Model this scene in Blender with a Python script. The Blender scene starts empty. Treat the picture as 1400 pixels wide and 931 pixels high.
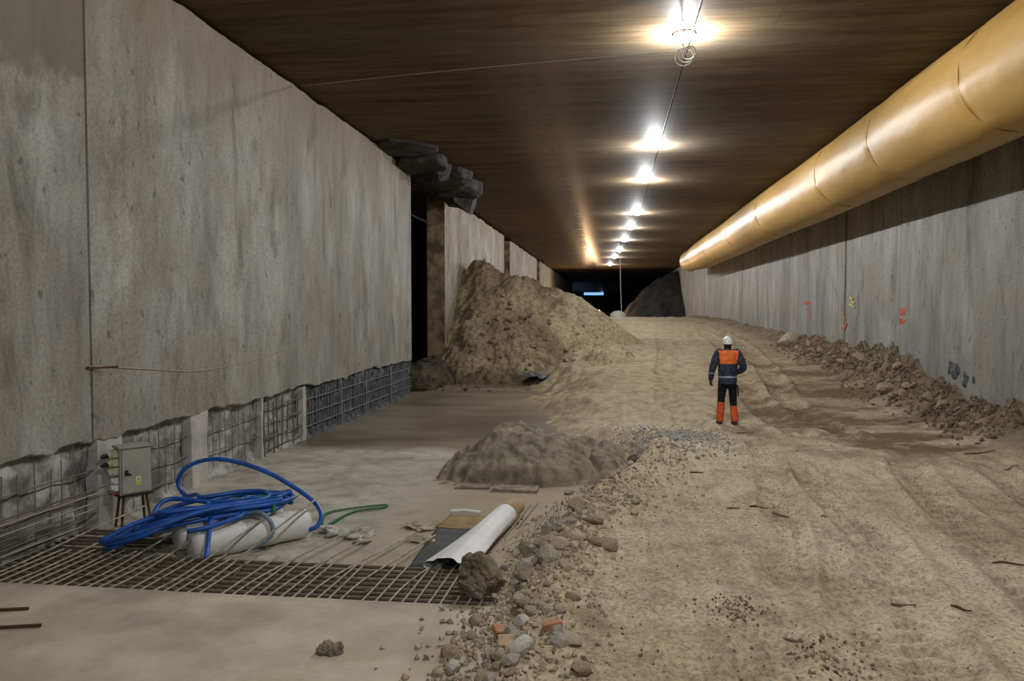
import bpy, bmesh, math, random
import numpy as np
from mathutils import Vector, Matrix, Euler

S = bpy.context.scene
COL = S.collection
R = math.radians
rnd = random.Random(7)

# ------------------------------------------------------------------ camera, world, exposure
EYE = (0.0, 0.0, 2.62)
cam = bpy.data.cameras.new('camera')
cam.sensor_width = 36.0
cam.lens = 36.0 * 1063.0 / 1400.0
cam.clip_end = 600
cam_o = bpy.data.objects.new('camera', cam)
COL.objects.link(cam_o)
cam_o.location = EYE
cam_o.rotation_euler = (R(90 - 2.316), 0, R(7.08))
S.camera = cam_o

W = bpy.data.worlds.new('daylight outside')
S.world = W
W.use_nodes = True
W.node_tree.nodes['Background'].inputs[0].default_value = (0.25, 0.5, 1.0, 1)
W.node_tree.nodes['Background'].inputs[1].default_value = 0.9

W.cycles.sampling_method = 'NONE'      # only a slit of daylight gets in

S.view_settings.view_transform = 'Standard'
S.view_settings.look = 'None'
S.view_settings.exposure = 0.4
S.view_settings.gamma = 1.0
S.view_settings.use_curve_mapping = False
S.cycles.sample_clamp_indirect = 1.5
LAMP_WATTS = 490.0
CEIL = 6.96          # underside of the roof slab
XL, XR = -6.0, 7.2   # faces of the two long walls

# ------------------------------------------------------------------ noise
def _hash(ix, iy, seed):
    n = (ix.astype(np.int64) * 374761393 + iy.astype(np.int64) * 668265263 + seed * 1442695041) & 0xffffffff
    n = ((n ^ (n >> 13)) * 1274126177) & 0xffffffff
    n = (n ^ (n >> 16)) & 0xffffffff
    return n / 4294967295.0
def vnoise(x, y, seed=0):
    x = np.asarray(x, float); y = np.asarray(y, float)
    ix = np.floor(x); iy = np.floor(y)
    fx = x - ix; fy = y - iy
    fx = fx * fx * (3 - 2 * fx); fy = fy * fy * (3 - 2 * fy)
    a = _hash(ix, iy, seed); b = _hash(ix + 1, iy, seed)
    c = _hash(ix, iy + 1, seed); d = _hash(ix + 1, iy + 1, seed)
    return (a + (b - a) * fx) * (1 - fy) + (c + (d - c) * fx) * fy
def fbm(x, y, octv=4, seed=0, gain=0.5):
    s = 0; a = 1; t = 0
    for k in range(octv):
        s = s + a * (vnoise(x * 2 ** k, y * 2 ** k, seed + k * 17) - 0.5)
        t += a; a *= gain
    return 2 * s / t
def smooth(t):
    t = np.clip(t, 0, 1)
    return t * t * (3 - 2 * t)

# ------------------------------------------------------------------ mesh builder
class MB:
    def __init__(s):
        s.v = []; s.f = []
    def add(s, vs, fs):
        o = len(s.v); s.v += [tuple(p) for p in vs]
        s.f += [tuple(i + o for i in q) for q in fs]
        return s
    def box(s, c, d, m=None):
        x, y, z = (k / 2 for k in d)
        vs = [Vector((sx * x, sy * y, sz * z)) for sx in (-1, 1) for sy in (-1, 1) for sz in (-1, 1)]
        if m is not None: vs = [m @ p for p in vs]
        vs = [p + Vector(c) for p in vs]
        return s.add(vs, [(0, 1, 3, 2), (4, 6, 7, 5), (0, 4, 5, 1), (2, 3, 7, 6), (0, 2, 6, 4), (1, 5, 7, 3)])
    def tube(s, pts, rad, n=8, cap=True, flat=1.0, up=None):
        pts = [Vector(p) for p in pts]
        if not hasattr(rad, '__len__'): rad = [rad] * len(pts)
        vs = []; fs = []
        prev = None
        for i, p in enumerate(pts):
            t = (pts[min(i + 1, len(pts) - 1)] - pts[max(i - 1, 0)])
            if t.length < 1e-9: t = Vector((0, 0, 1))
            t.normalize()
            if prev is None:
                ref = Vector(up) if up else (Vector((0, 0, 1)) if abs(t.z) < 0.9 else Vector((1, 0, 0)))
            else:
                ref = prev
            u = ref - t * ref.dot(t)
            if u.length < 1e-6: u = t.orthogonal()
            u.normalize(); prev = u
            w = t.cross(u)
            for k in range(n):
                a = 2 * math.pi * k / n
                vs.append(p + (u * math.cos(a) * flat + w * math.sin(a)) * rad[i])
        for i in range(len(pts) - 1):
            for k in range(n):
                a = i * n + k; b = i * n + (k + 1) % n
                fs.append((a, b, b + n, a + n))
        if cap:
            fs.append(tuple(range(n - 1, -1, -1)))
            o = (len(pts) - 1) * n
            fs.append(tuple(range(o, o + n)))
        return s.add(vs, fs)
    def ell(s, c, r, nu=14, nv=9, m=None):
        vs = []; fs = []
        for j in range(nv + 1):
            ph = math.pi * j / nv
            for k in range(nu):
                a = 2 * math.pi * k / nu
                p = Vector((r[0] * math.sin(ph) * math.cos(a), r[1] * math.sin(ph) * math.sin(a), r[2] * math.cos(ph)))
                if m is not None: p = m @ p
                vs.append(p + Vector(c))
        for j in range(nv):
            for k in range(nu):
                a = j * nu + k; b = j * nu + (k + 1) % nu
                fs.append((a, a + nu, b + nu, b))
        return s.add(vs, fs)
    def mesh(s, name, smooth_=False):
        me = bpy.data.meshes.new(name)
        me.from_pydata(s.v, [], s.f)
        me.validate()
        if smooth_: me.shade_smooth()
        return me
    def build(s, name, mat, parent=None, smooth_=False, **tags):
        return link(name, s.mesh(name, smooth_), mat, parent, **tags)

def link(name, me, mat, parent=None, **tags):
    o = bpy.data.objects.new(name, me)
    COL.objects.link(o)
    if mat is not None and me is not None and len(me.materials) == 0: me.materials.append(mat)
    if parent is not None: o.parent = parent
    for k, v in tags.items(): o[k] = v
    return o
def empty(name, loc=(0, 0, 0), rot=(0, 0, 0), **tags):
    o = bpy.data.objects.new(name, None)
    o.empty_display_size = 0.1
    COL.objects.link(o)
    o.location = loc; o.rotation_euler = rot
    for k, v in tags.items(): o[k] = v
    return o
def catmull(pts, n=8):
    P = [Vector(p) for p in pts]
    P = [P[0] * 2 - P[1]] + P + [P[-1] * 2 - P[-2]]
    out = []
    for i in range(1, len(P) - 2):
        for k in range(n):
            t = k / n
            a, b, c, d = P[i - 1], P[i], P[i + 1], P[i + 2]
            out.append(0.5 * ((2 * b) + (c - a) * t + (2 * a - 5 * b + 4 * c - d) * t * t + (3 * b - a - 3 * c + d) * t ** 3))
    out.append(P[-2])
    return out
def gridmesh(name, X, Y, Z, smooth_=True):
    """X, Y, Z: 2-D arrays of the same shape (rows, cols)."""
    r, c = X.shape
    v = np.stack([X, Y, Z], -1).reshape(-1, 3)
    idx = np.arange(r * c).reshape(r, c)
    f = np.stack([idx[:-1, :-1], idx[:-1, 1:], idx[1:, 1:], idx[1:, :-1]], -1).reshape(-1, 4)
    me = bpy.data.meshes.new(name)
    me.vertices.add(len(v)); me.vertices.foreach_set('co', v.astype(np.float32).ravel())
    me.loops.add(f.size); me.loops.foreach_set('vertex_index', f.astype(np.int32).ravel())
    me.polygons.add(len(f))
    me.polygons.foreach_set('loop_start', np.arange(0, f.size, 4, dtype=np.int32))
    me.update(calc_edges=True); me.validate()
    if smooth_: me.shade_smooth()
    return me
def remesh(mb, voxel, smooth_it=4):
    o = link('temp', mb.mesh('temp'), None)
    m = o.modifiers.new('r', 'REMESH'); m.mode = 'VOXEL'; m.voxel_size = voxel; m.use_smooth_shade = True
    s = o.modifiers.new('s', 'SMOOTH'); s.iterations = smooth_it; s.factor = 0.5
    dg = bpy.context.evaluated_depsgraph_get()
    me = bpy.data.meshes.new_from_object(o.evaluated_get(dg))
    bpy.data.objects.remove(o)
    return me

# ------------------------------------------------------------------ materials
class NT:
    def __init__(s, name):
        s.m = bpy.data.materials.new(name); s.m.use_nodes = True
        s.t = s.m.node_tree; s.b = s.t.nodes['Principled BSDF']
        s.geo = s.t.nodes.new('ShaderNodeNewGeometry')
        s.tc = s.t.nodes.new('ShaderNodeTexCoord')
    def n(s, typ, **kw):
        d = s.t.nodes.new(typ)
        for k, v in kw.items(): setattr(d, k, v)
        return d
    def l(s, a, b): s.t.links.new(a, b)
    def co(s, scale=(1, 1, 1), world=True, loc=(0, 0, 0)):
        mp = s.n('ShaderNodeMapping')
        mp.inputs['Scale'].default_value = scale
        mp.inputs['Location'].default_value = loc
        s.l(s.geo.outputs['Position'] if world else s.tc.outputs['Object'], mp.inputs[0])
        return mp.outputs[0]
    def noise(s, scale=1.0, detail=5, rough=0.55, stretch=(1, 1, 1), world=True, loc=(0, 0, 0), dist=0.0):
        d = s.n('ShaderNodeTexNoise')
        d.inputs['Scale'].default_value = scale; d.inputs['Detail'].default_value = detail
        d.inputs['Roughness'].default_value = rough; d.inputs['Distortion'].default_value = dist
        s.l(s.co(stretch, world, loc), d.inputs['Vector'])
        return d.outputs['Fac']
    def ramp(s, fac, stops, interp='LINEAR'):
        d = s.n('ShaderNodeValToRGB'); d.color_ramp.interpolation = interp
        e = d.color_ramp.elements
        while len(e) < len(stops): e.new(0.5)
        for el, (p, c) in zip(e, stops):
            el.position = p
            el.color = (c, c, c, 1) if not hasattr(c, '__len__') else (*c, 1)
        s.l(fac, d.inputs[0])
        return d.outputs[0]
    def mix(s, a, b, fac, mode='MIX'):
        d = s.n('ShaderNodeMix', data_type='RGBA', blend_type=mode)
        for sock, v in ((d.inputs[0], fac), (d.inputs[6], a), (d.inputs[7], b)):
            if hasattr(v, 'links') or isinstance(v, bpy.types.NodeSocket): s.l(v, sock)
            elif hasattr(v, '__len__'): sock.default_value = (*v, 1)
            elif sock.type == 'VALUE': sock.default_value = v
            else: sock.default_value = (v, v, v, 1)
        return d.outputs[2]
    def math(s, op, a, b=0.0, clamp=False):
        d = s.n('ShaderNodeMath', operation=op); d.use_clamp = clamp
        for sock, v in ((d.inputs[0], a), (d.inputs[1], b)):
            if isinstance(v, bpy.types.NodeSocket): s.l(v, sock)
            else: sock.default_value = v
        return d.outputs[0]
    def axis(s):
        d = s.n('ShaderNodeSeparateXYZ'); s.l(s.geo.outputs['Position'], d.inputs[0])
        return d.outputs
    def step(s, v, lo, hi):
        d = s.n('ShaderNodeMapRange', interpolation_type='SMOOTHSTEP')
        d.inputs[1].default_value = lo; d.inputs[2].default_value = hi
        s.l(v, d.inputs[0])
        return d.outputs[0]
    def bump(s, h, strength=0.3, dist=0.02, prev=None):
        d = s.n('ShaderNodeBump'); d.inputs['Strength'].default_value = strength
        d.inputs['Distance'].default_value = dist
        s.l(h, d.inputs['Height'])
        if prev is not None: s.l(prev, d.inputs['Normal'])
        s.l(d.outputs[0], s.b.inputs['Normal'])
        return d.outputs[0]
    def set(s, color=None, rough=None, spec=None, metal=None):
        for k, v in (('Base Color', color), ('Roughness', rough), ('Specular IOR Level', spec), ('Metallic', metal)):
            if v is None: continue
            if isinstance(v, bpy.types.NodeSocket): s.l(v, s.b.inputs[k])
            elif hasattr(v, '__len__'): s.b.inputs[k].default_value = (*v, 1)
            else: s.b.inputs[k].default_value = v
        return s.m

def simple(name, c, rough=0.7, var=0.25, scale=8.0, bump=0.15, bscale=60, spec=0.3, metal=0.0, world=False, dirt=None):
    t = NT(name)
    n1 = t.noise(scale, 5, 0.6, world=world)
    lo = tuple(k * (1 - var) for k in c); hi = tuple(min(1, k * (1 + var)) for k in c)
    col = t.ramp(n1, [(0.38, lo), (0.62, hi)])
    if dirt:
        n2 = t.noise(scale * 0.45, 6, 0.65, world=world, loc=(3, 7, 1))
        col = t.mix(col, dirt, t.ramp(n2, [(0.48, 0.0), (0.64, 0.85)]))
    if bump: t.bump(t.noise(bscale, 4, 0.6, world=world), bump, 0.01)
    return t.set(col, rough, spec, metal)

def concrete(name, c_lo, c_hi, tint, stain=None, rough=0.75, run=1.0):
    """poured wall with vertical runs, blotches and pits"""
    t = NT(name)
    st = t.noise(1.0, 6, 0.6, (1.3 / run, 1.3 / run, 0.16 * run), dist=0.3)
    fine = t.noise(1.0, 6, 0.65, (7 / run, 7 / run, 0.8 * run), loc=(4, 2, 9), dist=0.4)
    blot = t.noise(0.6, 7, 0.66, (1, 1, 0.75), loc=(1, 5, 2), dist=0.3)
    grain = t.noise(22, 4, 0.65)
    pits = t.noise(6.0, 3, 0.5, (1, 1, 0.7))
    col = t.ramp(st, [(0.34, c_lo), (0.66, c_hi)])
    col = t.mix(col, tint, t.ramp(blot, [(0.45, 0.0), (0.60, 0.8)]))
    col = t.mix(col, t.ramp(fine, [(0.38, 0.70), (0.52, 1.0)]), 0.6, 'MULTIPLY')
    col = t.mix(col, t.ramp(grain, [(0.40, 0.74), (0.56, 1.05)]), 0.7, 'MULTIPLY')
    col = t.mix(col, t.ramp(pits, [(0.30, 0.4), (0.35, 1.0)]), 0.7, 'MULTIPLY')
    drip = t.noise(1.0, 5, 0.6, (2.3 / run, 2.3 / run, 0.32 * run), loc=(8, 3, 5), dist=0.5)
    col = t.mix(col, t.ramp(drip, [(0.57, 1.0), (0.66, 0.58)]), 0.8, 'MULTIPLY')
    if stain:
        col = stain(t, col)
    bp = t.bump(t.noise(14, 6, 0.65), 0.35, 0.02)
    t.bump(t.noise(1.0, 5, 0.6, (3, 3, 0.6)), 0.15, 0.03, bp)
    return t.set(col, rough, 0.25)

def stain_left(t, col):
    x, y, z = t.axis()
    wob = t.noise(1.3, 6, 0.65, loc=(2, 2, 7))
    zz = t.math('ADD', z, t.math('MULTIPLY', t.math('SUBTRACT', wob, 0.5), 1.6))
    old = t.math('MULTIPLY', t.step(zz, 5.15, 5.4), t.math('SUBTRACT', 1.0, t.step(y, 8.36, 8.42)))
    col = t.mix(col, (0.115, 0.105, 0.085), t.math('MULTIPLY', old, 0.75))
    top = t.step(zz, 4.9, 6.9)       # browner and darker towards the roof joint
    col = t.mix(col, (0.20, 0.155, 0.095), t.math('MULTIPLY', top, 0.62))
    return col

C_LEFT = concrete('left wall concrete', (0.20, 0.192, 0.168), (0.40, 0.395, 0.36), (0.25, 0.23, 0.18), stain_left, run=1.5)
C_RIGHT = concrete('right wall concrete', (0.19, 0.187, 0.168), (0.38, 0.375, 0.35), (0.26, 0.245, 0.205), run=1.3)
C_FAR = concrete('far wall concrete', (0.25, 0.225, 0.175), (0.43, 0.41, 0.355), (0.27, 0.20, 0.11), run=2.2)
BROKEN = simple('broken brown concrete', (0.17, 0.125, 0.075), 0.9, 0.5, 2.5, 0.8, 14, world=True)
DARK_BROKEN = simple('near black broken concrete', (0.030, 0.026, 0.021), 0.85, 0.6, 3.0, 0.9, 12, world=True)  # near-black tone for the broken roof edge and chamber wall
CHIPPED = simple('chipped concrete', (0.33, 0.32, 0.30), 0.9, 0.4, 4.0, 0.9, 22, world=True, dirt=(0.10, 0.095, 0.085))
CHIPPED_DARK = simple('dark wet chipped concrete', (0.085, 0.092, 0.10), 0.75, 0.6, 7.0, 0.9, 22, world=True, dirt=(0.035, 0.037, 0.04))
PLASTER = simple('smooth grey patch', (0.42, 0.41, 0.38), 0.8, 0.2, 2.0, 0.3, 30, world=True)

def ceiling_mat():
    t = NT('brown stained roof slab')
    a = t.noise(1.0, 6, 0.65, (0.28, 2.6, 1))
    b = t.noise(0.35, 5, 0.6, (0.7, 1.2, 1), loc=(5, 3, 0))
    c = t.noise(1.0, 5, 0.7, (0.9, 14, 1), loc=(1, 9, 0))
    col = t.ramp(a, [(0.3, (0.060, 0.041, 0.023)), (0.50, (0.115, 0.079, 0.043)), (0.70, (0.165, 0.118, 0.068))])
    col = t.mix(col, (0.115, 0.10, 0.078), t.ramp(b, [(0.4, 0.0), (0.7, 0.8)]))
    col = t.mix(col, t.ramp(c, [(0.38, 0.68), (0.54, 1.06)]), 0.7, 'MULTIPLY')
    # thin joints of the formwork sheets
    br = t.n('ShaderNodeTexBrick'); br.offset = 0.5
    t.l(t.co((0.4, 0.4, 1)), br.inputs['Vector'])
    br.inputs['Color1'].default_value = (1, 1, 1, 1); br.inputs['Color2'].default_value = (0.86, 0.86, 0.86, 1)
    br.inputs['Mortar'].default_value = (0.7, 0.7, 0.7, 1); br.inputs['Mortar Size'].default_value = 0.006
    br.inputs['Scale'].default_value = 1.0; br.inputs['Brick Width'].default_value = 1.0; br.inputs['Row Height'].default_value = 0.5
    col = t.mix(col, br.outputs['Color'], 0.6, 'MULTIPLY')
    bp = t.bump(t.noise(1.0, 5, 0.65, (0.8, 4, 1), loc=(3, 3, 0)), 0.02, 0.02)
    t.bump(t.noise(9, 4, 0.6), 0.02, 0.01, bp)
    # smoother, shinier band added along the middle to hold the warm far reflection
    x, y, z = t.axis()
    band = t.math('MULTIPLY', t.step(x, -3.0, -1.6), t.math('SUBTRACT', 1.0, t.step(x, -1.6, -0.3)))
    ro = t.mix(0.66, t.ramp(a, [(0.35, 0.20), (0.65, 0.30)]), band)
    sp = t.math('ADD', 0.02, t.math('MULTIPLY', band, 0.06))
    return t.set(col, ro, sp)
CEILING = ceiling_mat()

def ground_mat():
    t = NT('rutted sandy earth')
    x, y, z = t.axis()
    a = t.noise(0.55, 7, 0.62, (1, 0.75, 1), dist=0.4)
    b = t.noise(2.6, 6, 0.65, loc=(3, 1, 0))
    c = t.noise(26, 4, 0.6)
    col = t.ramp(a, [(0.34, (0.385, 0.31, 0.205)), (0.48, (0.50, 0.42, 0.285)), (0.64, (0.59, 0.51, 0.37))])
    col = t.mix(col, t.ramp(b, [(0.38, 0.76), (0.54, 1.06)]), 0.75, 'MULTIPLY')
    col = t.mix(col, t.ramp(c, [(0.38, 0.60), (0.50, 1.0), (0.64, 1.2)]), 0.8, 'MULTIPLY')
    drag = t.noise(1.0, 6, 0.65, (6.0, 0.7, 1), loc=(2, 2, 0), dist=0.25)      # scraped and driven-over streaks
    col = t.mix(col, t.ramp(drag, [(0.39, 0.80), (0.50, 1.0), (0.62, 1.12)]), 0.75, 'MULTIPLY')
    crumb = t.noise(70, 3, 0.6, loc=(5, 5, 0))
    col = t.mix(col, (0.16, 0.115, 0.07), t.ramp(crumb, [(0.61, 0.0), (0.65, 0.85)]))
    patch = t.noise(1.1, 7, 0.7, (1, 0.6, 1), loc=(11, 2, 0), dist=0.6)
    col = t.mix(col, (0.23, 0.175, 0.11), t.ramp(patch, [(0.58, 0.0), (0.66, 0.6)]))
    # browner where the roadway climbs: weaker lamp light there put into the colour
    col = t.mix(col, t.ramp(b, [(0.38, (0.20, 0.152, 0.09)), (0.58, (0.36, 0.285, 0.178))]), t.math('MULTIPLY', t.step(t.math('ADD', y, t.math('MULTIPLY', t.math('SUBTRACT', a, 0.5), 14.0)), 15.5, 22.0), 0.72))
    # damp brown patches by the right wall
    d = t.noise(0.8, 6, 0.65, (0.6, 1, 1), loc=(9, 4, 0))
    damp = t.math('MULTIPLY', t.ramp(d, [(0.42, 0.0), (0.54, 0.9)]), t.step(x, 2.4, 3.6))
    damp = t.math('MULTIPLY', damp, t.step(y, 12.2, 14.0))
    damp = t.math('MULTIPLY', damp, t.math('SUBTRACT', 1.0, t.step(y, 24, 30)))
    col = t.mix(col, (0.15, 0.10, 0.055), damp)
    # dark brown spoil thrown up along the right wall
    xs_ = t.math('ADD', x, t.math('MULTIPLY', t.math('SUBTRACT', b, 0.5), 1.6))
    col = t.mix(col, t.ramp(b, [(0.35, (0.09, 0.068, 0.042)), (0.65, (0.25, 0.20, 0.135))]), t.math('MULTIPLY', t.step(xs_, 6.2, 6.75), 0.85))
    bp = t.bump(t.noise(30, 6, 0.75), 0.6, 0.016)
    t.bump(t.noise(6, 7, 0.75), 0.5, 0.05, bp)
    return t.set(col, 0.92, 0.12)
EARTH = ground_mat()

def slab_mat():
    t = NT('site slab concrete')
    x, y, z = t.axis()
    a = t.noise(0.7, 7, 0.62, (1, 1.6, 1), dist=0.5)
    b = t.noise(3.0, 6, 0.65)
    col = t.ramp(a, [(0.3, (0.33, 0.30, 0.24)), (0.5, (0.46, 0.43, 0.36)), (0.68, (0.55, 0.53, 0.46))])
    col = t.mix(col, t.ramp(b, [(0.38, 0.66), (0.56, 1.08)]), 0.75, 'MULTIPLY')
    dust = t.step(t.math('ADD', x, t.math('MULTIPLY', t.math('SUBTRACT', b, 0.5), 3.0)), -3.4, -1.8)
    col = t.mix(col, (0.36, 0.295, 0.195), t.math('MULTIPLY', dust, 0.8))
    wob = t.noise(0.9, 5, 0.6, (1, 0.3, 1), loc=(4, 0, 0))
    yy = t.math('ADD', y, t.math('MULTIPLY', t.math('SUBTRACT', wob, 0.5), 1.6))
    wet = t.step(yy, 13.7, 14.5)
    wcol = t.ramp(t.noise(0.6, 6, 0.6, (0.5, 1, 1), loc=(7, 7, 0)), [(0.35, (0.13, 0.108, 0.072)), (0.65, (0.27, 0.23, 0.165))])
    col = t.mix(col, wcol, wet)
    t.bump(t.noise(10, 6, 0.7), 0.3, 0.015)
    ro = t.mix(0.85, 0.38, wet)
    return t.set(col, ro, 0.3)
SLAB = slab_mat()
SLAB_NEAR = simple('fresh floor concrete', (0.47, 0.42, 0.325), 0.85, 0.2, 1.3, 0.4, 18, world=True, dirt=(0.38, 0.32, 0.225))

def mound_mat():
    t = NT('heaped sand and clay')
    x, y, z = t.axis()
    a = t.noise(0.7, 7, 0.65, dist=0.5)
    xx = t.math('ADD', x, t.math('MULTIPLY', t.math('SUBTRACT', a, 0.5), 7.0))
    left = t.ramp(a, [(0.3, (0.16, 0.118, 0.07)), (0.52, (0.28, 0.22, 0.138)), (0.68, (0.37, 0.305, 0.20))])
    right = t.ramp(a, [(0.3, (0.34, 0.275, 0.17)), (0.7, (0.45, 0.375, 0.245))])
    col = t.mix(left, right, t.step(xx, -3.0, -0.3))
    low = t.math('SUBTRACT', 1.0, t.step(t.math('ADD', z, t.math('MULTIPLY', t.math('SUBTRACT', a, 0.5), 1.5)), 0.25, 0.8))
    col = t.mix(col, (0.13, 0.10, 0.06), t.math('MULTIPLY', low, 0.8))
    col = t.mix(col, t.ramp(t.noise(7, 6, 0.7), [(0.38, 0.45), (0.54, 1.08)]), 0.8, 'MULTIPLY')
    bp = t.bump(t.noise(18, 5, 0.7), 0.6, 0.03)
    t.bump(t.noise(4, 6, 0.65), 0.7, 0.12, bp)
    return t.set(col, 0.95, 0.1)
MOUND = mound_mat()
CLAY = simple('grey clay spoil', (0.205, 0.18, 0.135), 0.92, 0.38, 5.0, 0.9, 16, world=True, dirt=(0.30, 0.25, 0.17))
UNLIT_DARK = simple('unlit far dark', (0.02, 0.018, 0.016), 0.95, 0.4, 1.0, 0.7, 5, world=True)  # lack of light at the far end and in the chamber put into the colour
ROCKS = [simple('buff rubble', (0.44, 0.375, 0.27), 0.92, 0.3, 9, 0.6, 40),
         simple('grey rubble', (0.37, 0.335, 0.27), 0.92, 0.3, 9, 0.6, 40),
         simple('brown rubble', (0.33, 0.265, 0.18), 0.92, 0.3, 9, 0.6, 40)]
BOULDER = simple('dark clay boulder', (0.155, 0.13, 0.092), 0.95, 0.45, 5, 0.9, 26, dirt=(0.27, 0.235, 0.17))
BRICK = simple('red brick', (0.46, 0.24, 0.14), 0.9, 0.2, 14, 0.4, 60)
PALE_BRICK = simple('pale brick', (0.50, 0.38, 0.24), 0.9, 0.2, 14, 0.4, 60)
PALE_STONE = simple('pale mortar lump', (0.52, 0.50, 0.44), 0.9, 0.2, 10, 0.5, 40)
BLUE_GRAVEL = simple('blue grey crushed stone', (0.33, 0.335, 0.335), 0.9, 0.45, 6, 0.4, 50, world=True)
PEBBLE = simple('small road stones', (0.22, 0.17, 0.11), 0.9, 0.5, 4, 0.3, 50, world=True)
STEEL = simple('rusty grey reinforcing steel', (0.155, 0.135, 0.10), 0.55, 0.35, 9, 0.5, 90, 0.4, 0.55, dirt=(0.20, 0.155, 0.095))
STEEL_PALE = simple('pale reinforcing steel', (0.36, 0.32, 0.25), 0.55, 0.3, 9, 0.4, 90, 0.4, 0.4)
STEEL_WALL = simple('mortar crusted steel', (0.20, 0.18, 0.15), 0.8, 0.4, 9, 0.4, 90, 0.3, 0.1)
STEEL_RUST = simple('brown rusted steel', (0.12, 0.065, 0.03), 0.8, 0.4, 20, 0.5, 120, 0.3, 0.3)
HOSE = simple('blue rubber hose', (0.012, 0.10, 0.42), 0.38, 0.25, 5, 0.05, 60, 0.5)
GREEN = simple('green webbing', (0.025, 0.15, 0.07), 0.8, 0.3, 30, 0.3, 200)
WHITE_PLASTIC = simple('white plastic wrap', (0.76, 0.76, 0.75), 0.65, 0.08, 3, 0.25, 14, 0.4)
def dusty_wrap():
    t = NT('dusty white wrap')
    d = t.n('ShaderNodeSeparateXYZ'); t.l(t.geo.outputs['Normal'], d.inputs[0])
    n = t.noise(6, 5, 0.65)
    up = t.math('ADD', d.outputs[2], t.math('MULTIPLY', t.math('SUBTRACT', n, 0.5), 1.3))
    col = t.mix((0.72, 0.72, 0.70), (0.42, 0.36, 0.25), t.step(up, 0.80, 1.10))   # sand that settled on top
    t.bump(t.noise(16, 4, 0.6), 0.3, 0.012)
    return t.set(col, 0.55, 0.35)
DUSTY = dusty_wrap()
BLACK_SHEET = simple('dark grey sheet', (0.075, 0.078, 0.078), 0.6, 0.25, 4, 0.3, 20, 0.35)
BLUE_SHEET = simple('slate blue plastic', (0.07, 0.085, 0.10), 0.5, 0.25, 4, 0.3, 20, 0.35)
TAN = simple('sandy tan', (0.40, 0.30, 0.17), 0.9, 0.2, 6, 0.4, 40)
CARD = simple('cardboard', (0.32, 0.22, 0.11), 0.9, 0.2, 6, 0.3, 40)
WOOD = simple('weathered board', (0.27, 0.23, 0.17), 0.85, 0.3, 10, 0.4, 50)
RAG = simple('crumpled pale rag', (0.50, 0.49, 0.45), 0.9, 0.3, 12, 0.6, 50, dirt=(0.26, 0.235, 0.19))
BUFF_RAG = simple('buff torn paper', (0.40, 0.35, 0.26), 0.9, 0.3, 12, 0.6, 50)
BOX_GREY = simple('grey painted steel', (0.36, 0.355, 0.31), 0.5, 0.1, 4, 0.08, 40, 0.4, dirt=(0.28, 0.265, 0.22))
CREAM = simple('cream plastic socket', (0.50, 0.45, 0.30), 0.5, 0.12, 8, 0.0, 40, 0.4)
BLACK = simple('black plastic', (0.02, 0.02, 0.02), 0.6, 0.2, 8, 0.0, 40, 0.3)
REDBROWN = simple('red brown plastic', (0.22, 0.06, 0.035), 0.6, 0.2, 8, 0.0, 40, 0.3)
YELLOW = simple('yellow sticker', (0.62, 0.55, 0.05), 0.6, 0.05, 8, 0.0, 40, 0.3)
STICKER = simple('white sticker', (0.7, 0.7, 0.66), 0.6, 0.05, 8, 0.0, 40, 0.3)
CABLE_W = simple('pale cable', (0.55, 0.53, 0.47), 0.6, 0.1, 6, 0.0, 40, 0.3)
CABLE_T = simple('dusty cable', (0.36, 0.33, 0.27), 0.7, 0.15, 6, 0.0, 40, 0.3)
CABLE_D = simple('dark cable', (0.05, 0.05, 0.048), 0.6, 0.1, 6, 0.0, 40, 0.3)
PAINT_RED = simple('red spray paint', (0.52, 0.11, 0.06), 0.8, 0.35, 14, 0.0, 40, 0.2)
PAINT_YEL = simple('yellow spray paint', (0.52, 0.50, 0.10), 0.8, 0.3, 14, 0.0, 40, 0.2)

def duct_mat():
    t = NT('ochre vinyl duct cloth')
    a = t.noise(0.8, 5, 0.6, (1, 0.35, 1))
    b = t.noise(1.0, 5, 0.65, (3.5, 0.5, 3.5), loc=(3, 3, 3))
    col = t.ramp(a, [(0.3, (0.42, 0.245, 0.066)), (0.7, (0.53, 0.325, 0.095))])
    col = t.mix(col, t.ramp(b, [(0.3, 0.82), (0.6, 1.03)]), 0.6, 'MULTIPLY')
    bp = t.bump(t.noise(1.0, 4, 0.55, (2.2, 1.2, 2.2), loc=(2, 8, 1)), 0.28, 0.05)
    t.bump(t.noise(260, 2, 0.5), 0.05, 0.004, bp)
    return t.set(col, 0.44, 0.28)
DUCT = duct_mat()
DUCT_SEAM = simple('duct seam band', (0.44, 0.26, 0.08), 0.4, 0.2, 3, 0.3, 20, 0.45, world=True)

def emis(name, c, strength):
    t = NT(name)
    t.b.inputs['Emission Color'].default_value = (*c, 1)
    t.b.inputs['Emission Strength'].default_value = strength
    return t.set((0.8, 0.8, 0.8), 0.4, 0.3)
BULB = emis('glowing lamp glass', (0.98, 0.985, 1.0), 8)
BULB.cycles.emission_sampling = 'NONE'
WARM = emis('warm floodlight glass', (1.0, 0.62, 0.34), 600)

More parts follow.
